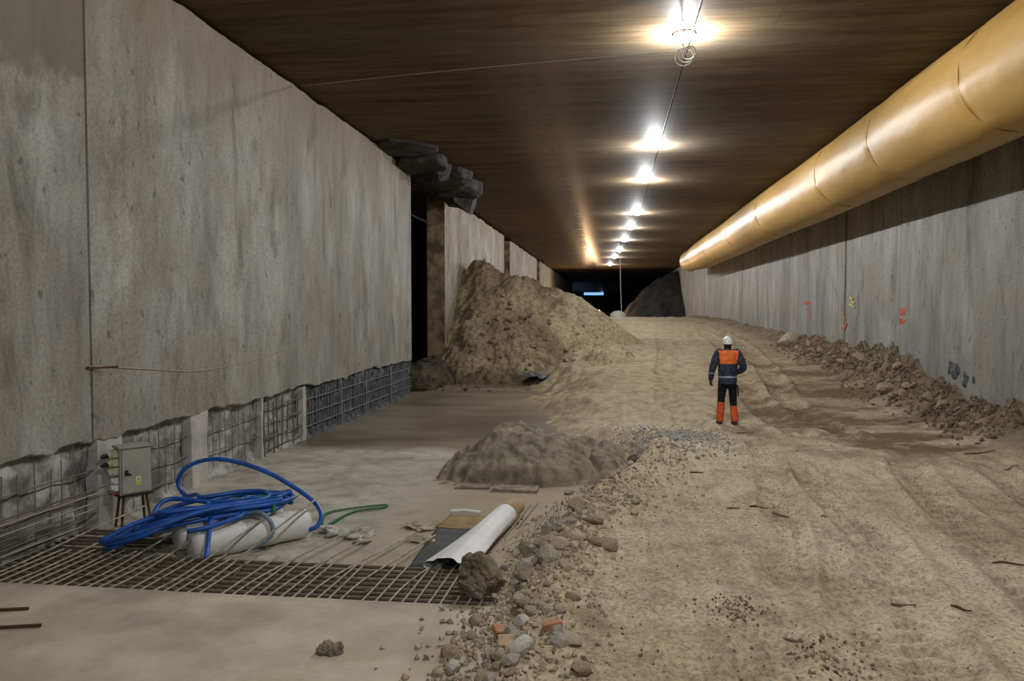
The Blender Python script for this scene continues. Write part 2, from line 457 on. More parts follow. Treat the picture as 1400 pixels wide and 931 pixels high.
# ------------------------------------------------------------------ ground height
TRACKS = []
def track(pts, half=0.2, depth=0.04, lug=0.13):
    ys = np.array([p[1] for p in pts], float); xs = np.array([p[0] for p in pts], float)
    TRACKS.append((ys, xs, half, depth, lug))
track([(0.75, 3.5), (1.0, 5), (1.69, 7.5), (2.1, 10), (2.4, 12), (2.75, 15)], 0.23, 0.07, 0.21)
track([(1.35, 3.5), (1.6, 5), (2.2, 7.5), (2.5, 9.5)], 0.22, 0.06, 0.21)
track([(1.85, 3.5), (2.1, 5.1), (2.5, 7.0), (2.7, 8.2), (2.8, 10.8), (3.1, 13)], 0.27, 0.10, 0.23)
track([(0.2, 3.5), (0.46, 4.9), (0.85, 6.2), (1.0, 8.5), (1.3, 11)], 0.20, 0.035, 0.15)
track([(3.3, 4.5), (3.5, 6.5), (3.7, 8.0), (4.0, 10.0), (4.4, 12.0), (5.0, 14.0)], 0.28, 0.09, 0.24)
track([(4.6, 6.0), (4.9, 8.0), (5.2, 10), (5.6, 12), (6.0, 13)], 0.25, 0.08, 0.24)
track([(3.6, 15), (3.45, 17), (3.5, 20), (3.8, 24), (4.3, 30), (4.6, 40)], 0.3, 0.13, 0.3)
track([(4.5, 15), (4.3, 17), (4.35, 20), (4.7, 24), (5.1, 30), (5.3, 40)], 0.32, 0.15, 0.3)
track([(1.8, 15.5), (1.55, 17), (1.4, 19), (1.5, 22), (2.0, 28), (2.4, 36)], 0.28, 0.12, 0.3)
def xedge(Y):
    return np.interp(Y, [-15, 4, 5.5, 7, 8.5, 10, 11.4, 13, 14.2, 16, 18, 22, 25, 30, 36, 200],
                     [-1.0, -1.0, -1.0, -0.95, -0.8, -0.6, -0.15, 0.3, 0.1, -1.0, -1.8, -2.5, -2.8, -3.4, -9, -9])
def H(X, Y):
    X = np.asarray(X, float); Y = np.asarray(Y, float)
    b = np.interp(Y, [-15, 4, 10, 14, 16.4, 19, 24, 30, 45, 60, 68, 80, 95, 210],
                  [.30, .30, .27, .26, .25, .38, .78, 1.18, 1.72, 1.98, 1.92, 0.9, 0.4, 0.4])
    w = np.interp(Y, [0, 9, 14, 18, 26, 34], [.40, .5, .8, 1.8, 3.2, 3.5])
    n1 = fbm(X * 0.9, Y * 0.9, 4, 3)
    t = smooth((X - xedge(Y)) / w + 0.45 * n1)
    z = -0.05 * (1 - t) + b * t
    amp = np.interp(Y, [-15, 10, 18, 30, 200], [1, 1, 1.3, 1.8, 3])
    z = z + t * amp * (0.045 * fbm(X * 0.55, Y * 0.5, 3, 11) + 0.014 * fbm(X * 2.2, Y * 2.2, 4, 21) + 0.020 * fbm(X * 7, Y * 7, 4, 23, 0.65))
    # shoulder of spoil along the right wall
    ba = np.interp(Y, [-15, 8, 12, 15.3, 17.5, 20.5, 25, 30, 43, 70, 80], [.35, .45, .55, .66, .8, 1.12, .75, .42, .2, .1, 0])
    d = XR - X
    wall = np.exp(-(d / np.interp(Y, [8, 18, 30, 60], [0.7, 0.46, 0.46, 0.5])) ** 1.4)
    rough = 1 + 0.5 * fbm(X * 1.7, Y * 1.7, 4, 31)
    z = z + ba * wall * rough
    # rubble shoulder of the road along the slab
    e = (X - xedge(Y) - 0.55)
    z = z + np.interp(Y, [3, 5, 8, 12, 15, 17], [0.03, 0.06, 0.09, 0.10, 0.08, 0]) * np.exp(-(e / 0.4) ** 2) * (1 + 0.8 * fbm(X * 3, Y * 3, 3, 51))
    e2 = np.exp(-((X - 0.15) / 0.9) ** 2 - ((Y - 13.6) / 0.9) ** 2)
    z = z + 0.22 * e2 * (1 + 0.7 * fbm(X * 3, Y * 3, 4, 61))
    for ys, xs, half, depth, lug in TRACKS:
        cx = np.interp(Y, ys, xs)
        on = smooth((Y - ys[0] + 0.3) / 0.5) * smooth((ys[-1] - Y + 0.3) / 2.0)
        u = (X - cx) / half
        prof = np.where(np.abs(u) < 1, np.cos(np.clip(u, -1, 1) * math.pi / 2) ** 0.5, 0)
        lugs = 0.5 + 0.5 * np.tanh(2 * np.sin(2 * math.pi * (Y / lug + np.abs(u) * 0.8)))
        wear = np.clip(0.75 + 1.1 * fbm(X * 0.8 + 7, Y * 0.8, 3, int(ys[0] * 10) + 5), 0, 1)
        z = z - on * depth * wear * prof * (0.35 + 0.65 * lugs)
        rim = np.exp(-((np.abs(u) - 1.2) / 0.22) ** 2)
        z = z + on * wear * depth * 0.4 * rim
    return z
def h1(x, y): return float(H(np.array([x]), np.array([y]))[0])

# ------------------------------------------------------------------ floor: earth road and the slab
rows = [-14.0]
while rows[-1] < 3.2: rows.append(rows[-1] + 0.35)
y = 3.3
while y < 206:
    rows.append(y); y += max(0.022, 0.0042 * y) if y < 40 else 0.008 * y
rows = np.array(rows)
cols = np.concatenate([np.arange(-6.6, -2.0, 0.12), np.arange(-2.0, 6.0, 0.03), np.arange(6.0, 7.36, 0.05)])
GX, GY = np.meshgrid(cols, rows)
link('floor', gridmesh('floor', GX, GY, H(GX, GY)), EARTH, kind='structure', label='pale sandy earth roadway with ruts and tyre tracks')

SL_Y = 6.36
def slab_grid(y0, y1, x0, x1f, z, dy, name, mat, side=None):
    ys = np.arange(y0, y1 + dy * 0.5, dy)
    U = np.linspace(0, 1, 60)
    X = np.array([[x0 + (x1f(yy) - x0) * u for u in U] for yy in ys])
    Y = np.repeat(ys[:, None], len(U), 1)
    Z = z + 0.008 * fbm(X * 0.8, Y * 0.8, 3, 71)
    X = np.concatenate([X[:1], X]); Y = np.concatenate([Y[:1], Y]); Z = np.concatenate([Z[:1] - 0.3, Z])
    if side:
        X = np.concatenate([X, X[-1:]]); Y = np.concatenate([Y, Y[-1:]]); Z = np.concatenate([Z, Z[-1:] - 0.3])
    return link(name, gridmesh(name, X, Y, Z, False), mat, kind='structure')
slab_grid(SL_Y, 31, -6.7, lambda yy: float(xedge(yy)) + (0.75 if yy < 15 else 1.5), 0.0, 0.2, 'floor_slab', SLAB)
slab_grid(-14, SL_Y, -6.7, lambda yy: -0.45, 0.115, 0.2, 'floor_slab_near', SLAB_NEAR, True)
gap = MB().box((-7.8, 40, -0.1), (3.0, 80, 0.1)).build('floor_side_chamber', UNLIT_DARK, kind='structure')

# ------------------------------------------------------------------ ceiling, end walls
MB().box((-0.8, 95, CEIL + 0.3), (17.2, 222, 0.6)).build('ceiling', CEILING, kind='structure')
MB().box((0, -15.2, 3.3), (18, 0.4, 8)).build('wall_back', C_RIGHT, kind='structure')
# end wall of the tunnel, with a long low gap left under the roof where daylight shows
wf = MB()
GX0, GX1, GZ0, GZ1 = -6.3, -1.3, 6.18, 6.90
wf.box(((-9.2 + GX0) / 2, 200, 3.2), (GX0 + 9.2, 0.4, 7.6)).box(((GX1 + 7.8) / 2, 200, 3.2), (7.8 - GX1, 0.4, 7.6))
wf.box(((GX0 + GX1) / 2, 200, GZ0 / 2 - 0.3), (GX1 - GX0, 0.4, GZ0 + 0.6)).box(((GX0 + GX1) / 2, 200, GZ1 + 0.05), (GX1 - GX0, 0.4, 0.1))
wf.build('wall_far', UNLIT_DARK, kind='structure')
MB().box((-9.1, 95, 3.3), (0.3, 222, 7.8)).build('wall_side_chamber', DARK_BROKEN, kind='structure')

# ------------------------------------------------------------------ walls
def jag(seed, amp, freq, lo=0.0):
    return lambda yy: lo + amp * float(fbm(np.array([yy * freq]), np.array([seed * 3.7]), 5, seed, 0.62)[0])
def panel(name, y0, y1, zb, zt, xf, thick, mat, parent, step=0.06, sign=1, edge=None):
    """upright wall slab with broken lower and upper edges; sign=+1 faces +X"""
    n = max(2, int((y1 - y0) / step)); ys = [y0 + (y1 - y0) * i / n for i in range(n + 1)]
    vs = []; fs = []
    for yy in ys:
        b, t = zb(yy), zt(yy)
        xb = xf - sign * thick
        c = 0.018
        vs += [(xf - sign * c, yy, b), (xf, yy, b + c), (xf, yy, t - c), (xf - sign * c, yy, t), (xb, yy, t), (xb, yy, b)]
    for i in range(n):
        for k in range(6):
            a = i * 6 + k; b = i * 6 + (k + 1) % 6
            q = (a, b, b + 6, a + 6)
            fs.append(q if sign < 0 else q[::-1])
    fs.append(tuple(range(6))); fs.append(tuple(range(n * 6, n * 6 + 6))[::-1])
    me = MB().add(vs, fs).mesh(name)
    bm = bmesh.new(); bm.from_mesh(me); bmesh.ops.recalc_face_normals(bm, faces=bm.faces); bm.to_mesh(me); bm.free()
    o = link(name, me, mat, parent)
    if edge is not None:
        me.materials.append(edge)
        for p in me.polygons:
            if abs(p.normal.y) > 0.9 and p.center.y < y0 + 0.01: p.material_index = 1
    return o

# left wall: broken-out strip at the foot, cast panels above it
def recess_grid(y0, y1, name, mat, parent, depth=0.10, seed=1, ribs=0.0):
    ys = np.arange(y0, y1 + 0.03, 0.05); zs = np.arange(-0.3, 1.35, 0.05)
    Y, Z = np.meshgrid(ys, zs)
    X = XL - depth + 0.075 * fbm(Y * 2.2, Z * 2.2, 4, seed) + 0.045 * fbm(Y * 7, Z * 7, 3, seed + 9)
    if ribs: X = X + ribs * (np.sin(Y * 2 * math.pi / 0.17) + fbm(Y * 9, Z * 1.2, 3, seed + 4))
    X = np.minimum(X, XL - 0.03)
    X = X + 0.10 * smooth((0.10 - Z + 0.06 * fbm(Y * 3, Z, 3, 5)) / 0.12)
    return link(name, gridmesh(name, X, Y, Z, False), mat, parent)
wl = link('wall_left', MB().box((XL - 0.55, 5.0, 0.5), (0.5, 36.5, 1.9)).mesh('wall_left'), CHIPPED, kind='structure',
          label='tall stained concrete wall with its foot chipped back to the reinforcement')
NOTCH = jag(5, 0.12, 1.3, 1.06)
TOP = jag(9, 0.05, 1.6, 6.90)
SEAMS = [-14.9, -6.4, 0.6, 8.39, 14.36, 23.3]
for a, b in zip(SEAMS[:-1], SEAMS[1:]):
    panel('wall_panel', a + 0.012, b - 0.012, NOTCH, TOP, XL + (0.012 if a == 8.39 else 0.0), 0.85, C_LEFT, wl)
recess_grid(-14.9, 14.78, 'recess_face', CHIPPED, wl, 0.14, 3)
recess_grid(14.78, 23.3, 'recess_face', CHIPPED_DARK, wl, 0.085, 8, 0.018)
def pilaster(y0, y1, z1, seed, mat=PLASTER):
    n = 24; vs = []; fs = []
    for i in range(n + 1):
        z = -0.1 + (z1 + 0.1) * i / n
        a = y0 + 0.05 * float(fbm(np.array([z * 3.0]), np.array([seed * 1.3]), 3, seed)[0])
        b = y1 + 0.05 * float(fbm(np.array([z * 3.0]), np.array([seed * 2.3]), 3, seed + 3)[0])
        vs += [(XL - 0.15, a, z), (XL - 0.004, a + 0.02, z), (XL - 0.004, b - 0.02, z), (XL - 0.15, b, z)]
    for i in range(n):
        for k in range(3):
            q = i * 4 + k; fs.append((q, q + 1, q + 5, q + 4))
    MB().add(vs, fs).build('pilaster', mat, wl)
pilaster(8.46, 8.95, 1.12, 1); pilaster(10.55, 11.05, 1.12, 2)
pilaster(12.84, 12.96, 1.08, 4); pilaster(14.70, 14.88, 1.08, 6)
PIL_D = simple('dark grey rib', (0.13, 0.135, 0.14), 0.8, 0.4, 6, 0.5, 30, world=True)
for yy in (16.9, 18.75, 20.95): pilaster(yy, yy + 0.13, 1.04, int(yy), PIL_D)
# exposed reinforcement, one object per bar
bar_me = MB().tube([(0, 0, 0), (0, 0, 1)], 1.0, 6).mesh('wall_bar', True)
def wbar(p0, p1, r, mat, parent, name='wall_bar'):
    p0 = Vector(p0); p1 = Vector(p1)
    key = 'bar ' + mat.name
    me = bpy.data.meshes.get(key)
    if me is None:
        me = bar_me.copy(); me.name = key; me.materials.append(mat)
    o = link(name, me, None, parent)
    d = p1 - p0
    o.location = p0; o.rotation_euler = d.to_track_quat('Z', 'Y').to_euler(); o.scale = (r, r, d.length)
    return o
def bars(y0, y1, dy, zs, rv, rh, mat, seed, xoff=0.045):
    rr = random.Random(seed)
    yy = y0 + dy * 0.5
    while yy < y1 - 0.03:
        z1 = 1.06 + rr.uniform(-0.2, 0.02); z0 = rr.choice([-0.02, -0.02, 0.05, 0.2])
        wbar((XL - xoff + rr.uniform(-.02, .012), yy, z0), (XL - xoff + rr.uniform(-.02, .012), yy + rr.uniform(-.02, .02), z1), rv, mat, wl)
        yy += dy * rr.uniform(0.8, 1.25)
    for z in zs:
        wbar((XL - xoff + 0.02, y0 + 0.02, z + rr.uniform(-.02, .02)), (XL - xoff + 0.02, y1 - 0.02, z + rr.uniform(-.02, .02)), rh, mat, wl)
bars(6.3, 8.5, 0.22, (0.72, 0.45, 0.2), 0.007, 0.008, STEEL_WALL, 1, 0.07)
bars(8.95, 10.55, 0.19, (0.78, 0.5, 0.24), 0.007, 0.008, STEEL_WALL, 2, 0.07)
bars(11.05, 12.84, 0.20, (0.74, 0.42), 0.007, 0.008, STEEL_WALL, 3, 0.07)
bars(12.96, 14.72, 0.21, (0.86, 0.6, 0.32, 0.12), 0.014, 0.010, STEEL, 4, 0.05)
STEEL_BLUE = simple('dull grey steel', (0.17, 0.18, 0.19), 0.6, 0.35, 9, 0.4, 90, 0.4, 0.3)
bars(14.9, 23.25, 0.17, (0.80, 0.52, 0.26), 0.014, 0.013, STEEL_BLUE, 5)

# rod and slack cable on the left wall
link('wall_rod', MB().tube([(XL - 0.02, 8.26, 1.93), (XL + 0.02, 8.35, 1.93), (XL + 0.16, 8.66, 1.93)], 0.012, 6).mesh('wall_rod'), STEEL_RUST, wl)
sag = [(8.30, 1.96), (8.9, 1.90), (9.7, 1.81), (10.6, 1.72), (11.5, 1.71), (12.4, 1.75), (13.4, 1.83), (14.4, 1.93), (15.2, 2.03), (16.0, 2.14)]
link('wall_cable', MB().tube(catmull([(XL + 0.02, a, b) for a, b in sag], 6), 0.008, 6).mesh('wall_cable', True), CABLE_T, None,
     label='thin pale cable sagging along the left concrete wall', category='cable')

# further left-hand wall sections with open gaps between them
def far_wall(name, y0, y1, xf, seed, label):
    w = panel(name, y0, y1, lambda yy: -0.4, jag(seed, 0.10, 1.2, 6.84), xf, 0.66, C_FAR, None, 0.15, 1, BROKEN)
    w['kind'] = 'structure'; w['label'] = label
    return w
far_wall('wall_left_middle', 28.2, 44.6, XL, 12, 'concrete wall section behind the big earth heap with a brown broken end')
far_wall('wall_left_distant', 47.9, 66.0, XL - 0.08, 13, 'short distant concrete wall section past the second gap')
far_wall('wall_left_end', 68.6, 130.0, XL - 0.05, 14, 'dim wall running into the dark end of the tunnel')

# broken edge of the roof over the first gap
def broken_mass(name, pts, mat, label, cat=None, voxel=0.07, n_amp=0.10, seed=3, f=1.6, **tags):
    mb = MB()
    for c, r in pts: mb.ell(c, r, 12, 8)
    me = remesh(mb, voxel, 2)
    co = np.empty(len(me.vertices) * 3); me.vertices.foreach_get('co', co); co = co.reshape(-1, 3)
    no = np.empty(len(me.vertices) * 3); me.vertices.foreach_get('normal', no); no = no.reshape(-1, 3)
    d = n_amp * (fbm(co[:, 0] * f + co[:, 2] * 0.9, co[:, 1] * f - co[:, 2] * 1.1, 5, seed, 0.6) + 0.6 * fbm(co[:, 2] * 3 * f, (co[:, 1] + co[:, 0]) * 2 * f, 3, seed + 5))
    co = co + no * d[:, None]
    me.vertices.foreach_set('co', co.ravel()); me.update()
    me.shade_flat()
    o = link(name, me, mat, **tags)
    o['label'] = label
    if cat: o['category'] = cat
    return o
def hull(pts):
    bm = bmesh.new()
    for p in pts: bm.verts.new(p)
    bmesh.ops.convex_hull(bm, input=bm.verts)
    bm.verts.ensure_lookup_table()
    vs = [tuple(v.co) for v in bm.verts]; idx = {v: i for i, v in enumerate(bm.verts)}
    fs = [tuple(idx[v] for v in f.verts) for f in bm.faces]
    bm.free()
    return vs, fs
rm = MB(); rq = random.Random(12)
for x0, x1, y0, y1, dz, k in ((-6.6, -4.5, 19.4, 21.6, 0.16, 30), (-6.4, -4.4, 21.0, 23.6, 0.34, 40), (-6.6, -4.15, 23.2, 25.8, 0.48, 50), (-6.3, -4.2, 25.2, 27.6, 0.62, 40),
                         (-5.6, -4.5, 25.9, 27.9, 1.0, 22), (-6.6, -5.4, 23.0, 28.0, 0.40, 30), (-5.4, -4.7, 22.4, 23.8, 0.62, 14), (-6.0, -5.3, 26.8, 28.6, 0.75, 16)):
    cx, cy_, hx, hy = (x0 + x1) / 2, (y0 + y1) / 2, (x1 - x0) / 2, (y1 - y0) / 2
    pts = []
    for q in range(k):
        a = rq.uniform(0, 6.283); rad = rq.uniform(0.55, 1.0)
        fz = 1 - rad ** 4 * rq.uniform(0.2, 0.8)
        pts.append((cx + hx * rad * math.cos(a), cy_ + hy * rad * math.sin(a), CEIL + 0.02 - 1.15 * dz * fz * rq.uniform(0.35, 1.0)))
        pts.append((cx + hx * rad * math.cos(a), cy_ + hy * rad * math.sin(a), CEIL + 0.03))
    rm.add(*hull(pts))
rm.build('roof_breakout', DARK_BROKEN, None, label='dark jagged mass of broken concrete hanging under the roof above the wall gap', category='broken concrete')

# right wall
wr = link('wall_right', MB().box((XR + 0.5, 92.0, 3.3), (0.5, 215, 7.6)).mesh('wall_right'), C_RIGHT, kind='structure',
          label='long grey concrete wall of cast panels under the ventilation duct')
RS = [-14.9, -2.0, 5.5, 13.3, 20.43, 24.95, 29.45, 43.4, 56.0, 68.6, 90.0, 130.0]
for i, (a, b) in enumerate(zip(RS[:-1], RS[1:])):
    panel('wall_panel', a + 0.035, b - 0.035, lambda yy: -0.3, lambda yy: 6.95, XR - (0.02 if i % 2 else 0.0), 0.26, C_RIGHT, wr, 0.5, -1)
# spray-painted marks
def strokes(lines, mat, r=0.035):
    mb = MB()
    for ln in lines:
        pts = [(XR - 0.024, a, b) for a, b in ln]
        mb.tube(pts, r, 6, flat=1.0)
        for k in range(1): pass
    vs = [(XR - 0.024 + (x - (XR - 0.024)) * 0.04, y_, z_) for x, y_, z_ in mb.v]
    m2 = MB(); m2.v = vs; m2.f = mb.f
    m2.build('paint_mark', mat, wr)
strokes([[(29.85, 2.84), (28.9, 2.86)], [(29.25, 2.82), (29.1, 2.6), (29.05, 2.25)]], PAINT_RED, 0.05)
strokes([[(25.25, 2.72), (24.9, 2.35), (24.75, 2.1)], [(25.2, 2.0), (24.7, 2.18), (24.95, 1.98)]], PAINT_RED, 0.035)
strokes([[(24.5, 2.98), (24.15, 2.92), (24.35, 2.84), (24.0, 2.8)], [(24.5, 2.78), (24.0, 2.68)]], PAINT_YEL, 0.035)
strokes([[(20.38, 2.60), (20.0, 2.60), (20.05, 2.52), (20.36, 2.50)], [(20.38, 2.36), (19.95, 2.32), (20.38, 2.27)]], PAINT_RED, 0.045)
# chipped hollow low in the right wall, lumpy grout showing in it
mb = MB(); rq = random.Random(3)
for k in range(16):
    a = 16.35 + 1.3 * rq.random(); zc = 1.42 - 0.28 * (17.6 - a) / 1.3 + rq.uniform(-0.13, 0.10)
    mb.ell((XR + 0.01, a, zc), (rq.uniform(0.04, 0.09), rq.uniform(0.07, 0.16), rq.uniform(0.05, 0.12)), 8, 6, Euler((rq.uniform(-.6, .6), 0, 0)).to_matrix())
me = remesh(mb, 0.03, 0); me.shade_flat()
link('chipped_patch', me, CHIPPED_DARK, wr)

# ------------------------------------------------------------------ ventilation duct
DX, DZ, DR = 5.94, 6.05, 0.875
def duct():
    root = empty('ventilation_duct', (DX, -14, 0), label='long ochre ventilation duct hung under the roof along the right wall', category='duct')
    ys = [-14.0]
    seams = [-10, -2, 5.5, 12.25, 16.4, 20.5, 28.2, 35.3, 43.6, 51.6]
    END = 59.0
    while ys[-1] < END: ys.append(ys[-1] + (0.10 if ys[-1] > 7 else 0.4))
    ys[-1] = END
    n = 56
    A = np.linspace(0, 2 * math.pi, n + 1)
    Yg, Ag = np.meshgrid(np.array(ys), A, indexing='ij')
    d = np.min(np.abs(Yg[..., None] - np.array(seams)), -1)
    rad = DR * (1 - 0.022 * np.exp(-(d / 0.07) ** 2) - 0.010 * np.exp(-(d / 0.5) ** 2))
    rad = rad + 0.012 * fbm(Yg * 0.7, np.cos(Ag) * 2 + 5 * np.sin(Ag), 4, 81)
    # puckers that fade away from each seam
    rad = rad + 0.012 * np.exp(-(d / 0.28) ** 2) * np.sin(Ag * 9 + 5 * vnoise(Yg * 0.3, Ag * 0, 3))
    tap = 1 - 0.16 * smooth((Yg - 50.0) / 9.0)
    rad = rad * tap
    zc = DZ + (DR - DR * tap) * 0.9
    swell = 0.03 * np.sin(Yg * 0.36)
    X = rad * np.cos(Ag) + swell
    Z = np.minimum(zc + rad * np.sin(Ag) * 1.0, CEIL - 0.012)
    link('duct_skin', gridmesh('duct_skin', X, Yg + 14, Z), DUCT, root)
    for s in seams:
        tp = 1 - 0.16 * float(smooth((s - 50.0) / 9.0))
        pts = [(0.03 * math.sin(s * 0.36) + (DR * tp * 0.975 + 0.004) * math.cos(a), s + 14, min(DZ + (DR - DR * tp) * 0.9 + (DR * tp * 0.975 + 0.004) * math.sin(a), CEIL - 0.02)) for a in np.linspace(0, 2 * math.pi, 49)]
        link('seam_band', MB().tube(pts, 0.010, 6, False).mesh('seam_band', True), DUCT_SEAM, root)
    pts = [(0.03 * math.sin(END * 0.36) + DR * 0.84 * math.cos(a), END + 14, min(DZ + DR * 0.16 * 0.9 + DR * 0.84 * math.sin(a), CEIL - 0.03)) for a in np.linspace(0, 2 * math.pi, 49)]
    link('end_hoop', MB().tube(pts, 0.03, 8, False).mesh('end_hoop', True), DUCT_SEAM, root)
    return root
duct()

# ------------------------------------------------------------------ lamps under the roof
def lamp(x, y, label):
    root = empty('ceiling_lamp', (x, y, CEIL), label=label, category='lamp', group='lamps in a row under the roof')
    MB().tube([(0, 0, -0.0), (0, 0, -0.016)], 0.135, 20).build('mounting_plate', BOX_GREY, root)
    prof = [(0.165, -0.014), (0.165, -0.024), (0.158, -0.042), (0.135, -0.062), (0.10, -0.078), (0.055, -0.088), (0.0, -0.092)]
    vs = []; fs = []; m = 20
    for r, zz in prof:
        for k in range(m):
            vs.append((r * math.cos(2 * math.pi * k / m), r * math.sin(2 * math.pi * k / m), zz))
    for i in range(len(prof) - 1):
        for k in range(m):
            a = i * m + k; b = i * m + (k + 1) % m
            fs.append((a, a + m, b + m, b))
    fs.append(tuple(range(m)))
    MB().add(vs, fs).build('lamp_dome', BULB, root, True)
    for k in range(3):
        a = 2 * math.pi * k / 3 + 0.4
        MB().box((0.168 * math.cos(a), 0.168 * math.sin(a), -0.02), (0.02, 0.02, 0.03)).build('clip', BLACK, root)
    z = -0.085
    L = bpy.data.lights.new('lamp_light', 'POINT')
    L.energy = LAMP_WATTS; L.color = (0.98, 0.985, 1.0); L.shadow_soft_size = 0.025
    lo = bpy.data.objects.new('lamp_light', L); COL.objects.link(lo)
    lo.parent = root; lo.location = (0, 0, z - 0.105)
    return root
LAMPS = [(1.10, 12.02, 'bright roof lamp with coils of spare cable hanging beside it'),
         (1.13, 20.08, 'bright roof lamp second along the row from the cable coils'),
         (1.14, 25.37, 'bright roof lamp third along the row from the cable coils'),
         (1.20, 34.02, 'roof lamp fourth along the row from the cable coils'),
         (1.09, 40.11, 'roof lamp fifth along the row from the cable coils'),
         (0.93, 47.08, 'roof lamp just before the one with the long hanging cable'),
         (0.75, 55.59, 'roof lamp from which a long white cable hangs to the ground'),
         (0.44, 62.62, 'small distant roof lamp just beyond the long hanging cable'),
         (0.11, 72.89, 'farthest small roof lamp at the dark end of the row'),
         (1.10, 4.2, 'roof lamp outside the view above the near roadway'),
         (1.10, -3.8, 'roof lamp behind the viewpoint over the roadway')]
LAMPS = [(x * 1.055, y * 1.055, lb) for x, y, lb in LAMPS]
for x, y, lb in LAMPS: lamp(x, y, lb)
# cable strung between the lamps, cable to the left wall, coils
run = []
for x, y, lb in sorted(LAMPS, key=lambda q: q[1]): run.append((x + 0.10, y, CEIL - 0.03))
link('lamp_cable', MB().tube(run, 0.011, 6).mesh('lamp_cable'), CABLE_D, label='dark supply cable fixed along the row of roof lamps', category='cable')
pts = catmull([(1.0, 12.1, 6.50), (0.2, 12.35, 6.55), (-1.0, 12.8, 6.64), (-2.4, 13.3, 6.73), (-4.0, 13.9, 6.83), (-5.9, 14.6, 6.93)], 6)
link('roof_cable', MB().tube(pts, 0.006, 6).mesh('roof_cable', True), CABLE_T, label='thin pale cable strung across the roof from the coiled lamp to the wall', category='cable')
coil = []
for k in range(110):
    a = 2 * math.pi * k / 30 + 1.5
    r = 0.135 - 0.016 * (k / 30)
    coil.append((1.08 + r * math.cos(a) + 0.03 * (k / 30), 11.98 - 0.05 * (k / 30), 6.36 + r * math.sin(a) + 0.012 * (k / 30)))
coil = [(1.10, 12.25, 6.93), (1.10, 12.1, 6.70), (1.08, 12.0, 6.55)] + coil
link('cable_coil', MB().tube(coil, 0.009, 6).mesh('cable_coil', True), CABLE_W, label='white spare cable coiled in loops below the bright roof lamp', category='cable')
pts = catmull([(0.78, 55.5, 6.9), (0.80, 55.5, 5.5), (0.84, 55.5, 4.0), (0.90, 55.5, 2.6), (0.98, 55.6, h1(0.98, 55.6) + 0.03)], 6)
link('hanging_cable', MB().tube(pts, 0.022, 6).mesh('hanging_cable', True), CABLE_W, label='long white cable hanging straight down from a distant roof lamp', category='cable')

# twin work light far down the tunnel, behind the heap
wlt = empty('work_light', (-1.55, 84.0, h1(-1.55, 84.0)), label='twin warm floodlight on a tripod far beyond the big earth heap', category='work light')
zb = 1.55
MB().tube([(0, 0, 0.4), (0, 0, zb)], 0.03, 8).build('mast', BLACK, wlt)
for k in range(3):
    a = R(90 + 120 * k)
    MB().tube([(0, 0, 0.75), (0.55 * math.cos(a), 0.55 * math.sin(a), 0.0)], 0.02, 6).build('leg', BLACK, wlt)
for s in (-1, 1):
    hd = MB().box((s * 0.42, 0.06, zb), (0.42, 0.16, 0.34)).build('floodlight', BLACK, wlt)
    MB().box((s * 0.42, -0.03, zb), (0.36, 0.02, 0.28)).build('lens', WARM, hd)
MB().box((0, 0.05, zb), (1.0, 0.05, 0.05)).build('crossbar', BLACK, wlt)

# ------------------------------------------------------------------ heaps
xs = np.arange(-5.985, 3.6, 0.06); ys = np.arange(24.5, 40.0, 0.06)
MX, MY = np.meshgrid(xs, ys)
ridge = np.interp(MX, [-6, -5.3, -4.4, -3, -2, -1, 0, 1, 1.8, 3.0, 4], [4.15, 4.3, 4.0, 3.72, 3.42, 2.98, 2.30, 1.52, 0.85, 0.1, -0.6])
yc = 32 + 0.5 * fbm(MX * 0.5, MX * 0, 3, 7)
fall = np.abs(MY - yc)
fall = np.where(fall < 0.5, fall ** 2 / 1.0, fall - 0.25)
MZ = ridge - fall * np.interp(MX, [-6, -1, 2], [0.84, 0.72, 0.5])
steep = np.interp(MX, [-6, -3, 0], [1.0, 0.8, 0.35])
MZ = MZ + steep * (0.42 * fbm(MX * 0.8, MY * 0.8, 5, 101, 0.55) + 0.30 * fbm(MX * 2.4, MY * 2.4, 5, 107, 0.62)) + 0.05 * fbm(MX * 2.5, MY * 2.5, 4, 111)
MZ = MZ + 0.42 * np.exp(-((MX + 5.25) / 0.55) ** 4 - ((MY - 31.6) / 0.7) ** 4)                      # clod on top
MZ = np.maximum(MZ, 1.05 * np.exp(-((MX - 0.1) / 1.1) ** 2 - ((MY - 27.0) / 1.0) ** 2) * (1 + 0.35 * fbm(MX * 2, MY * 2, 4, 120)) + H(MX, MY) * 0.4 - 0.05)
clods = np.maximum(0, vnoise(MX * 5.5, MY * 5.5, 131) - 0.62) * np.interp(MX, [-6, -2, 0], [0.45, 0.3, 0.05])
MZ = MZ + clods
MZ = np.maximum(MZ, H(MX, MY) - 0.25)
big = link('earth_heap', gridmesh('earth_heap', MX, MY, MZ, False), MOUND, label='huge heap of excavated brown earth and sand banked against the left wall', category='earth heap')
def mh(x, y):
    i = int(np.argmin(np.abs(ys - y))); j = int(np.argmin(np.abs(xs - x)))
    return float(MZ[i, j])
# spoil spilling into the gap
broken_mass('gap_rubble', [((-6.3, 25.4, 0.1), (0.9, 1.5, 0.75)), ((-6.1, 26.6, 0.1), (0.8, 0.9, 0.85)), ((-6.8, 24.4, 0.0), (0.6, 0.9, 0.6))],
            simple('damp dark rubble', (0.06, 0.045, 0.03), 0.9, 0.6, 3, 0.9, 14, world=True), 'dark damp rubble heaped at the foot of the open wall gap', 'rubble heap', 0.08, 0.16, 9)
